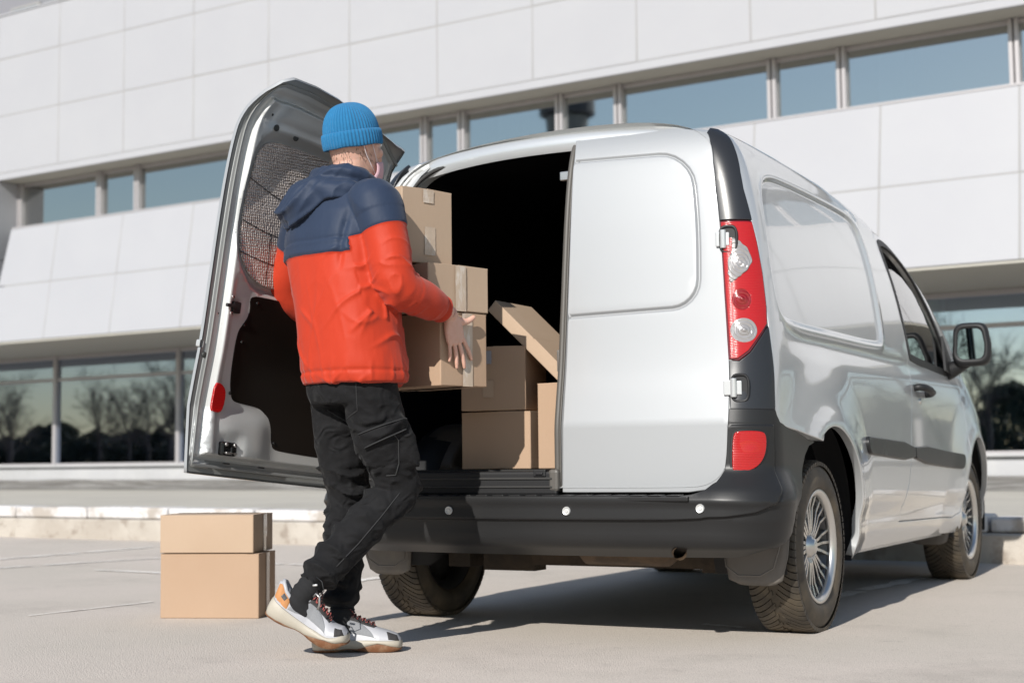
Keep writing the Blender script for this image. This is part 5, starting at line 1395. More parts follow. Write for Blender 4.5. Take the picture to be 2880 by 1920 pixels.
# navy mask, in metres above the border
lower = 1.352 - .012 * np.clip(-ub_ / .15, 0, 1) - .040 * np.clip(ub_ / .2, 0, 1) ** 2.5 - .008 * np.cos(ub_ * 14)
nav_body = Z - lower
nav_r = (.335 - ta) * .30 + .00 * nz(V, (6, 6, 6), 1); nav_r = np.where(df < da - .01, -.1, nav_r)
nav_l = (.45 - tla) * .30; nav_l = np.where(dlf < dla - .01, -.1, nav_l)
navy = np.where(arm, nav_r, np.where(arml, nav_l, nav_body))
disp = .0045 * nz(V, (5, 5, 4), 11) + .0018 * nz(V, (17, 17, 12), 12)
wv = nz(V, (4, 4, 3), 13); wv2 = nz(V, (7, 7, 7), 14)
ztap = np.clip((1.36 - Z) / .25, 0, 1) * np.clip((Z - .94) / .08, 0, 1)
disp += body_w * .0030 * np.sin(ub_ * 26 + 2.6 * wv) * ztap
disp += body_w * .0042 * ridge(ub_ * 52 - Z * 16 + 4 * nz(V, (5, 5, 3), 41), 7) * ztap * np.clip(nz(V, (5, 5, 5), 42) * 2.4 + .2, 0, 1)
disp += body_w * .0040 * ridge(Z * 52 + ub_ * 18 + 4 * nz(V, (5, 5, 3), 43), 7) * ztap * np.clip(nz(V, (5, 5, 5), 44) * 2.4, 0, 1)
# long tension creases, running down and outwards from the shoulder blades
disp += body_w * .0070 * ridge(ub_ * 34 + Z * 7 + 3.4 * wv, 6) * ztap * np.clip(.25 + wv2 * 1.6, 0, 1)
# drag folds at the right flank and under the arm
side_r = body_w * np.clip((-ub_ - .045) / .09, 0, 1); zz_ = np.clip((1.40 - Z) / .08, 0, 1)
disp += side_r * zz_ * (.0105 * ridge(Z * 62 + ub_ * 58 + 4.2 * nz(V, (6, 6, 5), 18), 4.5) * np.clip(.45 + 1.5 * wv2, 0, 1) - .002)
disp += body_w * zz_ * .0075 * ridge(Z * 44 - ub_ * 30 + 5 * nz(V, (4, 4, 4), 19), 6) * np.clip(wv2 * 2.2 - .1, 0, 1)
# gathered hem
gth = ridge(ub_ * 130 + vb_ * 110 + 3 * nz(V, (24, 24, 8), 15), 1.6)
disp += body_w * (.0058 * gth * np.exp(-((Z - .938) / .026) ** 2) - .005 * np.exp(-((Z - .948) / .005) ** 2) + .002 * np.exp(-((Z - .978) / .028) ** 2) * (.5 + .8 * gth))
# shoulder blades under the navy yoke
disp += body_w * (Z > 1.33) * .0055 * ridge(ub_ * 24 - (Z - 1.4) * 26 + 3 * wv, 4) * np.clip(.3 + wv2, 0, 1)
# yoke flap: stands proud, loose lower edge
disp += np.where(body_w > 0, .0065 * sstep(-.0005, .0045, navy) + .005 * np.exp(-(navy / .03) ** 2) * (navy > 0), .0050 * sstep(-.003, .004, navy))
disp += body_w * (-.0042 * np.exp(-((navy - .050) / .0045) ** 2) + .0022 * np.exp(-((navy - .040) / .006) ** 2))
# sleeve folds
wa = np.clip((ta - .25) / .4, 0, 1) * arm
ph = ta * 30 + 2.2 * np.sin(X * 26 + Y * 20) + 3.4 * nz(V, (8, 8, 8), 16); disp += np.where(arm & (da <= df + .02), wa * (.0105 * ridge(ph, 4.5) * np.clip(.5 + 1.3 * nz(V, (9, 9, 9), 31), 0, 1) - .002), 0)
ph = tf * 27 + 2.2 * np.sin(Z * 30 + X * 12) + 3.2 * nz(V, (8, 8, 8), 17); disp += np.where(arm & (df < da + .02), (.0095 * ridge(ph, 4.5) * np.clip(.5 + 1.3 * nz(V, (9, 9, 9), 32), 0, 1) - .002) * (1 - .7 * tf), 0)
disp += np.where(arm, -.008 * np.exp(-((tf - .80) / .03) ** 2), 0)
# armhole crease
arc = np.abs(ub_ + .150 + .02 * (Z - 1.4) * 0); disp += -.010 * np.exp(-(arc / .010) ** 2) * (vb_ < .06) * np.clip((Z - 1.27) / .06, 0, 1) * np.clip((1.50 - Z) / .06, 0, 1)
arc = np.abs(ub_ - .175); disp += -.006 * np.exp(-(arc / .012) ** 2) * (vb_ < .06) * np.clip((Z - 1.30) / .06, 0, 1) * np.clip((1.50 - Z) / .06, 0, 1)
disp = relax(F, disp, 1)
V = V + Nn * disp[:, None]
jk = obj('jacket', V, F, M['jacket'], man)
at = jk.data.attributes.new('navy', 'FLOAT', 'POINT'); at.data.foreach_set('value', navy.astype(np.float32))
bvh_j = BVHTree.FromPolygons([Vector(v) for v in V], F)
# hood: a folded bag of cloth lying on the shoulders, its collar rising round the neck
hp_ = []
nk = Vector((-.385, -.570, 1.61))
def torus_arc(c, r1, r2, a0, a1, rads, tilt_b, n=22, m=16, zoff=None):
    rings = []
    for i in range(n + 1):
        t = R(a0 + (a1 - a0) * i / n); s = i / n; rr = float(np.interp(s, [0, .25, .5, .75, 1], rads))
        d = -BV * math.cos(t) + -BU * math.sin(t)
        c0 = c + (-BV * math.cos(t) * r2 + -BU * math.sin(t) * r1) + UP * (float(np.interp(s, [0, .25, .5, .75, 1], zoff)) if zoff else 0)
        rings.append([c0 + (d * math.cos(2 * math.pi * k / m) * 1.15 + UP * math.sin(2 * math.pi * k / m) * .95) * rr for k in range(m)])
    return loft(rings)
hp_.append(torus_arc(nk, .098, .098, -150, 150, [.022, .034, .042, .034, .022], 0, zoff=[-.02, .005, .022, .005, -.02]))
hp_.append(torus_arc(nk + UP * -.045 - BV * .012, .125, .118, -120, 115, [.018, .040, .050, .040, .018], 0, zoff=[-.01, 0, .01, 0, -.02]))
# the bag hangs to the back left
bag = [nk - BV * .085 + UP * -.015, nk - BV * .135 + BU * .055 + UP * -.050, nk - BV * .160 + BU * .105 + UP * -.095, nk - BV * .150 + BU * .145 + UP * -.140]
hp_.append(limb(bag, [.060, .066, .060, .034], 20))
hp_.append(limb([nk - BV * .11 - BU * .04 + UP * -.03, nk - BV * .165 + BU * .03 + UP * -.085, nk - BV * .168 + BU * .10 + UP * -.140], [.045, .052, .036], 18))
Vh, Fh = fuse('h', hp_, .006, 6); Nh = vnormals(Vh, Fh)
uh = (Vh - np.array(nk)) @ np.array(BU); vh = (Vh - np.array(nk)) @ np.array(BV); zh = Vh[:, 2] - nk.z
rr_ = np.hypot(uh, vh)
dh = .004 * nz(Vh, (10, 10, 10), 21) + .0150 * ridge(zh * 78 + rr_ * 46 + 2.4 * np.sin(uh * 16) + 3.0 * nz(Vh, (7, 7, 7), 22), 1.8) - .006 + .004 * ridge(uh * 90 + zh * 60 + 3 * nz(Vh, (9, 9, 9), 23), 3)
Vh = Vh + Nh * dh[:, None]
hood = obj('hood', Vh, Fh, M['jacket'], jk); at = hood.data.attributes.new('navy', 'FLOAT', 'POINT'); at.data.foreach_set('value', np.ones(len(Vh), dtype=np.float32))
# stitched seam of the yoke and shoulder

def crease_bump(m, sc_, di, stg, st):
    nt = m.node_tree; N = nt.nodes; L = nt.links; b = N['Principled BSDF']; tc = N.new('ShaderNodeTexCoord'); mp = N.new('ShaderNodeMapping'); mp.inputs['Scale'].default_value = st; L.new(tc.outputs['Object'], mp.inputs[0])
    n = N.new('ShaderNodeTexNoise'); n.noise_type = 'RIDGED_MULTIFRACTAL'; n.inputs['Scale'].default_value = sc_; n.inputs['Detail'].default_value = 1; n.inputs['Distortion'].default_value = .9; L.new(mp.outputs[0], n.inputs['Vector'])
    bp = N.new('ShaderNodeBump'); bp.inputs['Distance'].default_value = di; bp.inputs['Strength'].default_value = stg; L.new(n.outputs['Fac'], bp.inputs['Height'])
    old = b.inputs['Normal'].links[0].from_socket if b.inputs['Normal'].links else None
    if old: L.new(old, bp.inputs['Normal'])
    L.new(bp.outputs[0], b.inputs['Normal'])
crease_bump(M['denim'], 6, .06, .9, (1, 1, 1.6)); crease_bump(M['denim'], 15, .022, .8, (1, 1, 1.3))
M['maskloop'] = mat('mask_loop', (.75, .66, .66), .8)
M['gum'] = mat('gum_rubber', (.15, .062, .026), .6, var=[(30, .7, (.24, .15, .09), .45, .65)], bump=[(90, .003, .5)])
M['cream'] = mat('cream_foam', (.38, .345, .285), .55)
M['shoewhite'] = mat('white_leather', (.36, .36, .38), .45)
M['shoegrey'] = mat('grey_mesh', (.18, .185, .195), .7, bump=[(900, .0008, .6)], var=[(500, .5, (.27, .27, .28), .5, .6)])
M['shoegrey_dark'] = mat('dark_grey_insert', (.07, .07, .075), .5)
M['shoedark'] = mat('charcoal_nubuck', (.030, .028, .028), .75)
M['shoeorange'] = mat('tan_nubuck', (.42, .19, .07), .7)
M['lace'] = mat('speckled_lace', (.04, .02, .02), .8, var=[(160, 1, (.35, .08, .07), .52, .58)])
# ---- the body: head, neck, trunk, arms with hands, legs and feet in one surface
bp_ = []
def H(r, f, u): return HC + FR * r + FD * f + UP * u      # head coordinates: right, forward, up
hr = []
#          up     centre f   half width   half depth   exponent
for (u, cf, a_, b_, p) in ((-.150, .028, .018, .018, 2), (-.142, .034, .036, .040, 2), (-.125, .030, .048, .060, 2.1), (-.10, .020, .057, .078, 2.2), (-.07, .010, .063, .090, 2.2), (-.035, .003, .069, .098, 2.2), (0, -.002, .073, .102, 2.2), (.035, -.004, .076, .103, 2.1), (.07, -.006, .074, .099, 2.1), (.095, -.008, .064, .086, 2), (.115, -.010, .045, .062, 2), (.125, -.010, .02, .03, 2)):
    hr.append(ring(H(0, cf, u), FR, FD, a_, b_, 32, p))
bp_.append(loft(hr))
bp_.append(limb([H(0, .088, .012), H(0, .105, -.022), H(0, .124, -.040), H(0, .106, -.052)], [.008, .0105, .0125, .010], 12))   # nose
bp_.append(limb([H(-.018, .100, -.046), H(0, .104, -.048), H(.018, .100, -.046)], [.008, .011, .008], 10))
for s in (-1, 1):
    bp_.append(ball(H(s * .034, .070, -.030), .030, 10, (1, 1, .8)))                # cheek
    bp_.append(limb([H(s * .055, .078, .022), H(s * .030, .098, .028), H(s * .008, .098, .020)], [.008, .010, .008], 10))   # brow
    bp_.append(ball(H(s * .032, .086, .005), .0125, 10))
    # ear
    bp_.append(limb([H(s * .073, -.004, .020), H(s * .083, -.018, .026), H(s * .087, -.028, .010), H(s * .084, -.026, -.012), H(s * .076, -.012, -.030), H(s * .072, -.004, -.034)], [.006, .0065, .0068, .0065, .007, .006], 10))
    bp_.append(ball(H(s * .074, -.012, -.002), .018, 8, (.45, .8, 1.3)))
bp_.append(limb([H(-.018, .094, -.078), H(0, .103, -.080), H(.018, .094, -.078)], [.007, .009, .007], 10)); bp_.append(ball(H(0, .082, -.115), .022, 10))
neck = [Vector((-.392, -.585, 1.50)), Vector((-.388, -.583, 1.60)), H(0, -.020, -.10), H(0, -.018, -.03)]
bp_.append(limb(neck, [.075, .060, .057, .060], 22))
bp_.append(loft([ring(cen(z), BU, BV, a_, b_, 28, 2.2) for z, a_, b_ in ((.88, .150, .10), (1.0, .145, .105), (1.15, .135, .10), (1.3, .160, .11), (1.42, .175, .108), (1.50, .165, .09), (1.545, .11, .07))]))
bp_.append(limb([sh_r + BU * .06, sh_r, el_r, el_r.lerp(wr_r, .3), wr_r], [.05, .055, .042, .040, .0265], 16)); bp_.append(limb([sh_l - BU * .06, sh_l, el_l, el_l.lerp(wr_l, .3), wr_l], [.05, .055, .042, .040, .027], 16))
def shoe_axes(heel, toe, hint):
    f = (toe - heel).normalized(); r = f.cross(hint).normalized(); return f, r, r.cross(f).normalized()
heel_r, toe_r = Vector((-.560, -.800, .150)), Vector((-.318, -.690, .004))
upr = (UP + (toe_r - heel_r).normalized() * .5 + Vector((.06, -.12, 0))).normalized()
heel_l, toe_l = Vector((-.512, -.605, .002)), Vector((-.262, -.468, .002))
FEET = [(hip_r, knee_r, ank_r, heel_r, toe_r, upr), (hip_l, knee_l, ank_l, heel_l, toe_l, UP)]
for h, k, a, he, to, hint in FEET:
    f_, r_, u_ = shoe_axes(he, to, hint)
    bp_.append(limb([h, h.lerp(k, .5), k, k.lerp(a, .35), a, he + f_ * .085 + u_ * .075, he + f_ * .15 + u_ * .055, he + f_ * .21 + u_ * .045], [.080, .072, .052, .050, .034, .030, .024, .014], 16))
# hands ------------------------------------------------------------
def hand(wr, d_f, n_b, side, fingers, thumb):
    """wr wrist, d_f direction of the fingers, n_b outward normal of the back of the hand; across = thumb side"""
    d = d_f.normalized(); nb = n_b.normalized(); ac = side * d.cross(nb).normalized()
    Q = lambda a_, c, t: wr + d * a_ + ac * c + nb * t
    parts = []
    rings = []
    for (a_, w_, th, cc) in ((-.02, .024, .020, 0), (.0, .027, .019, 0), (.025, .035, .0165, .001), (.055, .0415, .0150, .0), (.082, .0415, .0130, -.001), (.096, .038, .0115, -.001), (.102, .030, .009, -.001)):
        rings.append(ring(Q(a_, cc, .0), ac, nb, w_, th, 20, 2.8))
    parts.append(loft(rings))
    for (c0, a0, lens, r0, spread, curl) in fingers:
        p = Q(a0 - .016, c0 * .96, .001); dirv = (d + ac * spread).normalized(); pts = [p]; rad = [r0 * 1.03]; cu = 0
        for i, l in enumerate(lens):
            cu += curl[i]; dv = (dirv * math.cos(cu) - nb * math.sin(cu)); p = p + dv * (l + (.016 if i == 0 else 0)); pts.append(p); rad.append(r0 * (.97, .90, .74)[i])
        # tip
        pts.append(p + dv * r0 * .55); rad.append(r0 * .38); parts.append(limb(pts, rad, 12, sub=4))
        parts.append(ball(Q(a0 - .004, c0 * .98, .0045), r0 * 1.02, 8, (1, 1, .9)))        # knuckle
    tp0, tpts, trad = thumb; parts.append(limb([Q(*q) for q in tpts], trad, 12, sub=4))
    nails = []
    return parts
rB = .3; bn = Vector((math.cos(rB), -math.sin(rB), 0)); bf = Vector((math.sin(rB), math.cos(rB), 0))     # box side: outward normal, along it
# right hand lies on the right side of the bottom box, fingers down
hw = Vector((-.120, -.400, 0)) + bn * .0205 + bf * .030 + UP * 1.150
dR = (UP * -.965 + bf * .27).normalized()
FIN = [(.030, .094, (.040, .024, .020), .0086, .36, (.05, .10, .06)), (.0105, .100, (.043, .028, .022), .0088, .11, (.04, .10, .08)), (-.0105, .097, (.040, .026, .021), .0084, -.02, (.05, .12, .08)), (-.030, .086, (.031, .020, .018), .0074, -.14, (.05, .12, .10))]
HR = hand(hw, dR, bn, -1, FIN, (0, [(.012, .016, -.002), (.030, .040, .0), (.036, .068, .004), (.030, .096, .006), (.026, .107, .006)], [.014, .0145, .0112, .0098, .005]))
bp_ += HR
bp_.append(limb([wr_r, wr_r.lerp(hw, .6), hw], [.0265, .025, .023], 14))
# left hand holds the far left side of the bottom box
lw = Vector((-.120, -.400, 0)) - bn * (.36 + .0205) + bf * .10 + UP * 1.060
HL = hand(lw, (UP * -.75 + bf * .62).normalized(), -bn, 1, FIN, (0, [(.012, .016, -.002), (.030, .040, .0), (.036, .068, .004), (.030, .096, .006), (.026, .107, .006)], [.014, .0145, .0112, .0098, .005]))
bp_ += HL; bp_.append(limb([wr_l, wr_l.lerp(lw, .6), lw], [.027, .025, .023], 14))
V, F = fuse('b', bp_, .0036, 3, .45)
body = obj('body', V, F, M['skin'], man)
# eyes, brows, a fringe of hair at the nape
for s in (-1, 1):
    v, f = ball(H(s * .032, .0915, .004), .0115, 10); obj('eye', v, f, M['sensor'], man)
    b = MB(); b.tube([H(s * .052, .088, .026), H(s * .034, .103, .031), H(s * .016, .104, .026)], .0028, 6); b.build('eyebrow', M['hair'], man, smooth=True)
rnd = random.Random(4); b = MB()
for k in range(110):
    a = rnd.uniform(-2.35, 2.35); u = rnd.uniform(-.085, -.035) + .02 * abs(a) * .4; hw_, hd_ = .069, .094
    p = H(math.sin(a) * hw_, -math.cos(a) * hd_ - .002, u); q = p + UP * -.012 + (p - H(0, 0, u)).normalized() * .0022; w_ = UP.cross(p - H(0, 0, u)).normalized() * .0012
    b.add([p - w_, p + w_, q], [(0, 1, 2)])
b.build('hair', M['hair'], man)
# ---- beanie
TB = R(13); hu = (UP * math.cos(TB) - FD * math.sin(TB)).normalized(); hf = (FD * math.cos(TB) + UP * math.sin(TB)).normalized()
hc = H(0, -.006, .012)
def knit(name, prof_h, n, ribs, amp, parent, phase=0):
    vs = []; fs = []; m = len(prof_h)
    for (t, r, k_) in prof_h:
        for i in range(n):
            a = 2 * math.pi * i / n; rib = amp * k_ * (math.copysign(abs(math.cos(a * ribs)) ** .7, math.cos(a * ribs)))
            wob = .0022 * noise.noise((math.cos(a) * 2, math.sin(a) * 2, t * 14)) if k_ > 0 else 0
            vs.append(hc + hu * (t + .004 * noise.noise((math.cos(a) * 1.5, math.sin(a) * 1.5, 3)) * (t < 0.02)) + FR * math.sin(a) * (r * .90 + rib + wob) + hf * math.cos(a) * (r * 1.09 + rib + wob))
    for j in range(m - 1):
        for i in range(n): fs.append((j * n + i, j * n + (i + 1) % n, (j + 1) * n + (i + 1) % n, (j + 1) * n + i))
    fs.append(tuple((m - 1) * n + i for i in range(n))); o = obj(name, vs, fs, M['beanie'], parent); recalc(o); return o
dome = []
for j in range(26):
    t = j / 25; ang = t * math.pi / 2; dome.append((.016 + .114 * math.sin(ang) ** .96, max(.0015, .0985 * math.cos(ang) ** .80), min(1, math.cos(ang) * 1.6) * (1 if j else .8)))
cap_o = knit('beanie', dome, 624, 52, .00135, man)
cuff = [(.026, .0945, 0), (-.022, .0955, .6), (-.0275, .0985, .9), (-.0285, .1015, 1), (-.025, .1045, 1), (-.012, .1060, 1), (.0, .1065, 1), (.018, .1058, 1), (.026, .1035, 1), (.0285, .1005, .8), (.027, .0965, .4)]
knit('beanie_cuff', cuff, 624, 52, .0015, cap_o)
# ---- face mask with ear loops
vs = []; fs = []; nu_, nv2 = 18, 12
for j in range(nv2 + 1):
    for i in range(nu_ + 1):
        a = (i / nu_ - .5) * 2; v_ = j / nv2; u = -.052 - .094 * v_ + .018 * abs(a) ** 2 * (1 - 2 * v_) * -1
        wv = math.sin(a * 1.25); r_ = .066 + .004 * math.sin(v_ * 18) * .25
        depth = .110 + .010 * math.sin(math.pi * min(1, .25 + v_ * .8)) - .070 * (abs(a) ** 2.2) - .022 * max(0, v_ - .6)
        vs.append(H(wv * .070, depth, u))
for j in range(nv2):
    for i in range(nu_): q = j * (nu_ + 1) + i; fs.append((q, q + 1, q + nu_ + 2, q + nu_ + 1))
mk = obj('face_mask', vs, fs, M['mask'], man); md = mk.modifiers.new('s', 'SOLIDIFY'); md.thickness = .003; md.offset = 0
for s in (-1, 1):
    b = MB(); b.tube([H(s * .066, .050, -.070), H(s * .074, .028, -.030), H(s * .080, .004, .012), H(s * .086, -.016, .030), H(s * .091, -.034, .012), H(s * .086, -.036, -.022), H(s * .076, -.012, -.052), H(s * .070, .018, -.085), H(s * .062, .045, -.112)], .0014, 6); b.build('ear_loop', M['maskloop'], mk, smooth=True)

# ---- shoes ----------------------------------------------------------
def shoe(heel, toe, up_hint, label, bend=0.0, socks=None, side=1):
    """chunky trainer; heel and toe are the ground-contact ends of the sole"""
    L_ = (toe - heel); ln = L_.length; f = L_.normalized(); r = f.cross(up_hint).normalized(); u = r.cross(f).normalized(); ln = .302
    root = empty('shoe', heel, man); root['label'] = label
    def Pt(t, w, h):   # t 0 heel .. 1 toe, w across, h up; the ball of the foot bends
        tb = .66; x = t * ln; z = h
        if bend and t > tb:
            a = bend * min(1, (t - tb) / (1 - tb) * 1.15); x0 = tb * ln; dx = (t - tb) * ln
            x = x0 + dx * math.cos(a * .75) - h * math.sin(a); z = dx * math.sin(a * .75) + h * math.cos(a)
        return heel + f * x + r * w * side + u * z
    def width(t): return float(np.interp(t, [0, .02, .06, .15, .3, .45, .6, .75, .88, .95, .985, 1.0], [.011, .027, .036, .043, .0415, .040, .046, .0525, .048, .038, .026, .010]))
    def lat(t): return float(np.interp(t, [0, .3, .6, 1], [0, .003, .006, -.004]))
    T_ = [0, .008, .02, .04, .07, .1, .15, .2, .26, .32, .38, .44, .5, .56, .62, .68, .74, .8, .85, .89, .925, .955, .975, .99, 1.0]
    def band(name, m, lo, hi, wlo, whi, belly=.004, n=40, mats=None, fm=None):
        """a slab of the sole between heights lo(t), hi(t)"""
        rows = []; K = [(0, 0), (.12, .55), (.35, .95), (.6, 1.0), (.85, .7), (1, .15)]
        vs = []; fs = []; nt = len(T_)
        for sd in (1, -1):
            for (k, bl) in K:
                for t in T_:
                    z = lo(t) + (hi(t) - lo(t)) * k; w_ = width(t) * (wlo(t) + (whi(t) - wlo(t)) * k) + belly * bl
                    tt = t - .012 * (1 - t) * bl * (t < .1) + (.010 * bl * (t > .93))
                    vs.append(Pt(tt, sd * w_ + lat(t), z))
        nk_ = len(K)
        for s_ in range(2):
            for j in range(nk_ - 1):
                for i in range(nt - 1):
                    a_ = (s_ * nk_ + j) * nt + i; fs.append((a_, a_ + 1, a_ + nt + 1, a_ + nt))
        for i in range(nt - 1):
            for j in (0, nk_ - 1): a_ = j * nt + i; c_ = (nk_ + j) * nt + i; fs.append((a_, c_, c_ + 1, a_ + 1))
        for j in range(nk_ - 1):
            for i in (0, nt - 1): a_ = j * nt + i; c_ = (nk_ + j) * nt + i; fs.append((a_, a_ + nt, c_ + nt, c_))
        o = obj(name, vs, fs, m, root); recalc(o); bm = bmesh.new(); bm.from_mesh(o.data); bmesh.ops.remove_doubles(bm, verts=bm.verts, dist=.0004); bmesh.ops.recalc_face_normals(bm, faces=bm.faces); bm.to_mesh(o.data); bm.free(); shade_auto(o, 45); return o
    I = lambda xs_, ys2_: (lambda t: float(np.interp(t, xs_, ys2_)))
    gum_hi = I([0, .12, .3, .4, .52, .6, .75, .88, 1], [.006, .008, .009, .012, .010, .018, .030, .020, .012])
    gum_lo = I([0, .05, .25, .38, .48, .58, .9, 1], [.004, .0, .0, .008, .008, .0, .0, .006])
    band('outsole', M['gum'], gum_lo, gum_hi, lambda t: 1.0, lambda t: 1.12, .003)
    mid_hi = I([0, .06, .2, .35, .5, .65, .8, .93, 1], [.066, .060, .052, .044, .039, .040, .038, .038, .036])
    band('midsole', M['cream'], lambda t: gum_hi(t) - .001, mid_hi, lambda t: 1.10, lambda t: 1.12, .0065)
    # upper: lofted sections, coloured panels as separate overlays
    def top(t): return float(np.interp(t, [0, .04, .12, .2, .3, .40, .5, .62, .74, .86, .95, 1], [.118, .126, .108, .094, .098, .120, .110, .092, .078, .068, .058, .042]))
    NS = 22
    def U(t, s, o_=0.0):  # s -1..1 over the section, from sole edge over the instep to the other edge
        w0 = width(t) * (1.03 if t > .1 else 1.05); zl = mid_hi(t) - .004; zt = top(t); 
        a = s * math.pi / 2; k = abs(math.sin(a)); top_w = float(np.interp(t, [0, .1, .3, .45, .6, .8, 1], [.72, .62, .55, .48, .60, .8, .9]))
        hgt = math.cos(a) ** .62 if abs(s) < 1 else 0
        ww = w0 * (math.copysign(k ** .75, s)) * (1 - (1 - top_w) * hgt)
        nrm_w = math.copysign(1, s) * k; return Pt(t + (-.02 * hgt * (1 - t / .08) if t < .08 else 0), ww + lat(t) + nrm_w * o_, zl + (zt - zl) * hgt + (1 - k) * o_)
    def sheet(name, m, t0, t1, s0, s1, off, nt=26, ns=12, parent=root, shape=None, thick=.0):
        vs = []; fs = []
        for j in range(ns + 1):
            for i in range(nt + 1):
                a_, c = i / nt, j / ns; 
                if shape: t, s = shape(a_, c)
                else: t, s = t0 + (t1 - t0) * a_, s0 + (s1 - s0) * c
                e = min(1, min(a_, 1 - a_) * nt / 1.2, min(c, 1 - c) * ns / 1.2)
                vs.append(U(t, s, off * e - .0005 * (e < .5)))
        for j in range(ns):
            for i in range(nt): q = j * (nt + 1) + i; fs.append((q, q + 1, q + nt + 2, q + nt + 1))
        o = obj(name, vs, fs, m, parent); return o
    up_o = sheet('upper', M['shoewhite'], 0, 1, -1, 1, .001, 60, 40)
    # overlays (on both sides): grey mesh panel, toe cap, eyestay and tongue, orange heel counter
    for sg in (1, -1):
        sheet('grey_panel', M['shoegrey'], 0, 1, 0, 1, .0028, 30, 8, up_o, lambda a_, c: (.20 + .54 * a_, sg * (1 - (.04 + (.62 * math.sin(math.pi * min(1, a_ * 1.08)) ** .7) * c + .04 * a_))))
        sheet('eyestay', M['shoedark'], 0, 1, 0, 1, .0030, 26, 8, up_o, lambda a_, c: (.31 + .42 * a_ - .03 * c, sg * (.05 + (.60 - .26 * a_) * c)))
        sheet('heel_counter', M['shoeorange'], 0, 1, 0, 1, .0032, 18, 10, up_o, lambda a_, c: (.005 + .20 * a_ * (1 - .35 * c) + .06 * c * a_, sg * (.98 - .62 * c * (1 - .30 * a_))))
        sheet('heel_window', M['shoegrey_dark'], 0, 1, 0, 1, .0046, 10, 6, up_o, lambda a_, c: (.07 + .07 * a_ + .02 * c, sg * (.86 - .28 * c)))
        sheet('toe_patch', M['shoedark'], 0, 1, 0, 1, .0034, 14, 8, up_o, lambda a_, c: (.86 + .13 * a_ - .03 * c, sg * (.97 - .66 * c + .03 * a_)))
    sheet('tongue', M['shoedark'], .34, .70, -.12, .12, .0065, 20, 8, up_o)
    b = MB()
    for k in range(6):
        t = .40 + .052 * k; b.tube([U(t, -.30 + .02 * k, .004), U(t + .01, -.1, .012), U(t + .02, .1, .012), U(t + .012, .30 - .02 * k, .004)], .0026, 6)
        b.tube([U(t, .30 - .02 * k, .005), U(t + .03, 0, .013), U(t + .045, -.28 + .02 * k, .005)], .0022, 6)
    b.build('laces', M['lace'], root, smooth=True)
    b = MB(); c0 = U(.40, 0, .010); 
    for s_ in (-1, 1): b.tube([c0, c0 + u * .018 + r * s_ * .012, c0 + u * .010 + r * s_ * .028 + f * .012, c0 - u * .004 + r * s_ * .016 + f * .02], .0022, 6)
    b.build('lace_bow', M['lace'], root, smooth=True)
    # padded collar and pull tab
    b = MB(); pts = [U(t, s_, .001) for t, s_ in ((.03, 0), (.045, .28), (.10, .46), (.18, .50), (.26, .46), (.33, .38), (.38, .24))]; pts2 = [U(t, -s_, .001) for t, s_ in ((.045, .28), (.10, .46), (.18, .50), (.26, .46), (.33, .38), (.38, .24))]
    b.tube(list(reversed(pts2)) + pts, .007, 10); b.build('collar', M['shoewhite'], root, smooth=True)
    return Pt
shoe(heel_r, toe_r, upr, 'rear trainer with its heel lifted off the ground', .55, side=-1)
shoe(heel_l, toe_l, UP, 'front trainer flat on the asphalt', .0, side=-1)
for h, k, a, he, to, hint in FEET:
    f_, r_, u_ = shoe_axes(he, to, hint)
    v, f = limb([k.lerp(a, .80), a, he + f_ * .080 + u_ * .085, he + f_ * .13 + u_ * .060], [.042, .041, .040, .032], 20); V, F = fuse('s', [(v, f)], .006, 2); Nn = vnormals(V, F); s = V @ np.array((a - k).normalized())
    V = V + Nn * (.0016 * np.sin(s * 260 + 3 * nz(V, (14, 14, 14), 5)))[:, None]; obj('sock', V, F, M['sock'], man)
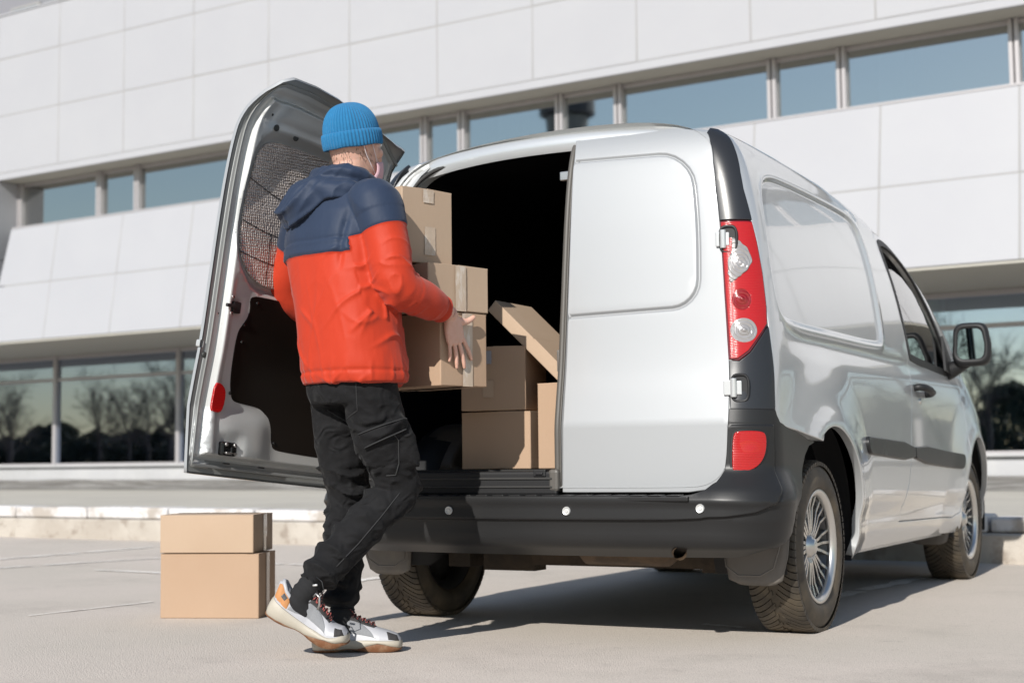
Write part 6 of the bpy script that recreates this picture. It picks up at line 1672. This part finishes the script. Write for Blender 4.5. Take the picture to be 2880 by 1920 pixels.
# ------------------------------------------------------------------ camera, sun and sky
cam = bpy.data.cameras.new('camera'); co = bpy.data.objects.new('camera', cam); COL.objects.link(co); sc.camera = co
cx_, cy_, cz_, yaw, pit, rol, fpx = 2.55276481, -4.82362160, .635679903, .495321863, .0813271848, -.0108197511, 3423.56
fw = Vector((-math.sin(yaw) * math.cos(pit), math.cos(yaw) * math.cos(pit), math.sin(pit))); rt = Vector((math.cos(yaw), math.sin(yaw), 0)); uu = rt.cross(fw)
r2 = rt * math.cos(rol) + uu * math.sin(rol); u2 = -rt * math.sin(rol) + uu * math.cos(rol)
co.matrix_world = Matrix(((r2.x, u2.x, -fw.x, cx_), (r2.y, u2.y, -fw.y, cy_), (r2.z, u2.z, -fw.z, cz_), (0, 0, 0, 1)))
cam.sensor_width = 36; cam.sensor_fit = 'HORIZONTAL'; cam.lens = 36 * fpx / 2352; cam.clip_end = 1500; cam.clip_start = .05
cam.dof.use_dof = True; cam.dof.focus_distance = 5.0; cam.dof.aperture_fstop = 3.4
w = bpy.data.worlds.new('World'); sc.world = w; w.use_nodes = True; nt = w.node_tree
sky = nt.nodes.new('ShaderNodeTexSky'); sky.sky_type = 'NISHITA'; sky.sun_disc = False
el = math.asin(-SUN_DIR.z); sky.sun_elevation = el; sky.sun_rotation = math.atan2(-SUN_DIR.x, -SUN_DIR.y); sky.air_density = 1.2; sky.dust_density = .35; sky.ozone_density = 1.0
bg = nt.nodes['Background']; bg.inputs['Strength'].default_value = .088; nt.links.new(sky.outputs[0], bg.inputs['Color'])
sl_ = bpy.data.lights.new('sun', 'SUN'); sl_.energy = 4.3; sl_.angle = R(.55); sl_.color = (1, .965, .905); so_ = bpy.data.objects.new('sun', sl_); COL.objects.link(so_)
so_.rotation_euler = SUN_DIR.to_track_quat('-Z', 'Y').to_euler(); so_.location = (0, -20, 20)
vs_ = sc.view_settings; vs_.view_transform = 'Standard'; vs_.look = 'None'; vs_.exposure = .45; vs_.gamma = 1; vs_.use_curve_mapping = False
sc.render.engine = 'CYCLES'
